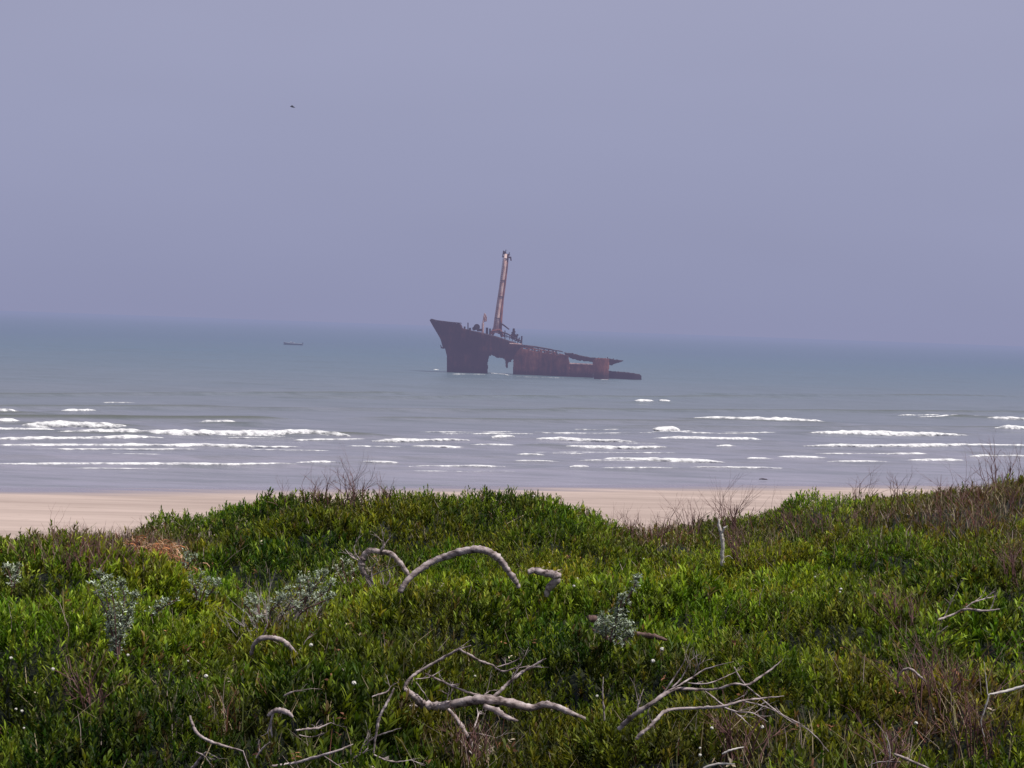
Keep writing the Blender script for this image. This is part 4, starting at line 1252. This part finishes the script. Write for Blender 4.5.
silver_plant([[(116, 655), (112, 620), (104, 590), (98, 574)], [(117, 655), (114, 610), (110, 578)], [(118, 655), (120, 628), (124, 600), (120, 582)], [(118, 655), (123, 630), (130, 606), (137, 596)], [(117, 655), (112, 638), (110, 624)], [(118, 650), (122, 632), (132, 612)],
              [(118, 660), (113, 634), (111, 628)], [(114, 640), (106, 612), (94, 585)]], (117, 655), 'tallest silver grey leafy plant, on the left below the dry patch')
silver_plant([[(197, 600), (195, 588), (190, 576)], [(200, 602), (204, 590), (210, 580)], [(205, 600), (212, 590), (218, 582)], [(196, 600), (199, 586), (202, 574)]], (200, 602), 'small silver plant at the foot of the mound beside the orange leaf heap', 16)
silver_plant([[(182, 574), (184, 562), (188, 552)], [(184, 574), (190, 562), (194, 556)]], (184, 574), 'silver sprig against the right end of the orange leaf heap', 14)
silver_plant([[(150, 616), (160, 610), (168, 605), (178, 598)], [(152, 616), (158, 606), (164, 602)]], (154, 617), 'low silver sprig between the tallest silver plant and the mound', 12)
silver_plant([[(270, 622), (272, 608), (284, 596), (290, 588)], [(280, 620), (290, 604), (300, 588), (298, 578)], [(290, 618), (304, 602), (312, 588), (318, 572)], [(300, 615), (316, 600), (328, 590), (332, 580)], [(262, 625), (258, 606), (250, 596)], [(258, 628), (250, 612), (248, 600)],
              [(290, 610), (308, 596), (322, 580), (326, 572)], [(300, 612), (318, 604), (335, 596)], [(272, 610), (280, 600), (283, 596)], [(305, 606), (310, 590), (306, 576)]], (285, 622), 'wide silvery shrub spreading right of the purple grey dead twigs', 22, .028)
silver_plant([[(612, 640), (618, 622), (626, 604), (634, 588), (638, 578)], [(610, 640), (616, 622), (620, 604), (622, 597)], [(608, 640), (604, 626), (602, 616)], [(614, 642), (624, 632), (630, 622)], [(610, 642), (612, 630), (608, 620)], [(618, 644), (628, 638), (632, 634)], [(606, 640), (600, 632), (598, 624)],
              [(612, 640), (618, 630), (622, 618)]], (612, 643), 'silver plant with one tall spire growing over the half buried brown log', 26, .026)
silver_plant([[(348, 582), (344, 570), (342, 560)], [(350, 584), (354, 572), (350, 562)], [(346, 584), (338, 574), (336, 566)]], (348, 584), 'pale grey sprigs left of the looped grey limb', 12, .03, (.42, .45, .38))
silver_plant([[(12, 588), (10, 574), (6, 566)], [(14, 588), (17, 574), (20, 566)]], (13, 590), 'faint silver sprig near the left edge', 14, .03, (.40, .44, .36))

# ------------------------------------------------------------------ heap of curled orange dead leaves
d = HEAP[1]
px = d / FPX
cx_, _, cz_ = P(160, 556, d)
HEAPZ = float(canopy(*HEAP)) - float(H(*HEAP))
m = MB(); Vs, Fs, Cs = [], [], []
for k in range(560):
    ox = random.gauss(0, .2); oy = random.gauss(0, .22)
    if abs(ox) > .46: continue
    hx, hy = HEAP[0] + ox, HEAP[1] + oy
    hz = float(H(hx, hy)) - .10 + random.uniform(0, .16) * max(0, 1 - (ox / .5) ** 2) + .06 * math.sin(ox * 14) + HEAPZ + .07
    p = Vector((hx, hy, hz))
    ang = random.uniform(0, 6.28); r_ = random.uniform(.03, .09); wd = random.uniform(.005, .014)
    ax = Vector((math.cos(ang), random.uniform(-.4, .4), math.sin(ang))).normalized()
    sd_ = ax.cross(Vector((random.gauss(0, .4), 1, random.gauss(0, .4)))).normalized()
    up_ = ax.cross(sd_)
    base = len(Vs); a0 = random.uniform(0, 6.28); sw = random.uniform(1.2, 4.2)
    for i in range(6):
        a = a0 + sw * i / 5
        c_ = p + (ax * math.cos(a) + sd_ * math.sin(a)) * r_ * (1 - .08 * i)
        w_ = wd * (1 - abs(i - 2.5) / 3.4)
        Vs += [tuple(c_ - up_ * w_), tuple(c_ + up_ * w_)]
    for i in range(5): Fs.append((base + 2 * i, base + 2 * i + 1, base + 2 * i + 3, base + 2 * i + 2))
    cc_ = np.array(random.choice([(.42, .22, .12), (.52, .32, .20), (.30, .13, .08), (.60, .42, .30), (.45, .18, .08), (.10, .04, .03)])) * random.uniform(.7, 1.1)
    Cs += [(*cc_, 1)] * 12
o = mesh_obj('dead_leaf_heap', Vs, Fs, M_dry, None, (cx_, d, cz_), colors=Cs)
tag(o, 'heap of curled orange brown dead leaves in the dry patch on the left', 'dead leaves')

# ------------------------------------------------------------------ white flower heads
M_stem = noise_mat('flower_stem', [(.4, (.10, .12, .04)), (.6, (.16, .16, .06))], (20, 20, 20), 2, .8)
proto = None
rv_ = RNG
for i, (u, v, r_) in enumerate([(354, 683, 3.0), (653, 661, 2.8), (662, 649, 2.8), (577, 579, 2.4), (402, 590, 1.8), (643, 559, 1.4), (597, 696, 2.0), (53, 669, 2.4), (206, 676, 2.6), (311, 645, 2.6), (162, 609, 2.0), (11, 658, 2.2), (22, 711, 2.0), (16, 709, 1.8),
                                (316, 538, 1.6), (762, 727, 2.8), (712, 728, 2.2), (916, 723, 2.4), (841, 589, 1.8), (840, 592, 1.4), (574, 586, 1.8), (764, 581, 1.8), (700, 755, 2.2), (700, 748, 1.6), (188, 661, 1.5), (475, 676, 1.5), (622, 641, 1.6), (281, 602, 1.6), (24, 728, 1.5), (128, 655, 2.0),
                                (815, 577, 1.6), (906, 493, 1.4), (951, 515, 1.4), (534, 496, 1.5)]):
    d = hit(u, v) - .12
    px = d / FPX
    loc = Vector(P(u, v, d))
    if proto is None:
        m = MB(); m.tube([(0, 0, 0), (.004, 0, -.05), (0, .003, -.16)], [.002, .002, .002], 5)
        proto = mesh_obj('flower_head', [(0, 0, 0)] * 0 or m.v, m.f, M_stem)
        proto.name = 'white_flower'; BASE['white_flower'] = Vector((0, 0, 0))
        hv, hf = [], []
        ng_, nl_ = 9, 6
        for a in range(ng_):
            th = a / ng_ * 6.283
            for b_ in range(nl_):
                ph = math.pi * b_ / (nl_ - 1)
                rr_ = .016 * (1 + .16 * ((a + b_) % 2) + random.uniform(-.06, .06))
                hv.append((rr_ * math.sin(ph) * math.cos(th), rr_ * math.sin(ph) * math.sin(th), rr_ * math.cos(ph) * .85))
        for a in range(ng_):
            for b_ in range(nl_ - 1):
                a2 = (a + 1) % ng_
                hf.append((a * nl_ + b_, a2 * nl_ + b_, a2 * nl_ + b_ + 1, a * nl_ + b_ + 1))
        head = mesh_obj('petal_ball', hv, hf, M_flower, proto)
        fl, hd = proto, head
    else:
        fl = proto.copy(); COL.objects.link(fl)
        hd = head.copy(); COL.objects.link(hd); hd.parent = fl
    fl.location = loc
    s = r_ * px / .022
    fl.scale = (s, s, s)
    fl.rotation_euler = (random.uniform(-.3, .3), random.uniform(-.3, .3), random.uniform(0, 6))
    tag(fl, 'small round white flower head dotted among the green scrub', 'flower', 'white flower heads scattered through the scrub')

# ------------------------------------------------------------------ render settings
scene.view_settings.view_transform = 'Standard'
scene.view_settings.look = 'None'
scene.view_settings.exposure = 0
scene.view_settings.gamma = 1
scene.render.engine = 'CYCLES'
scene.cycles.filter_width = 1.5
scene.cycles.max_bounces = 6
scene.cycles.transparent_max_bounces = 4
scene.render.resolution_x = 1024
scene.render.resolution_y = 768
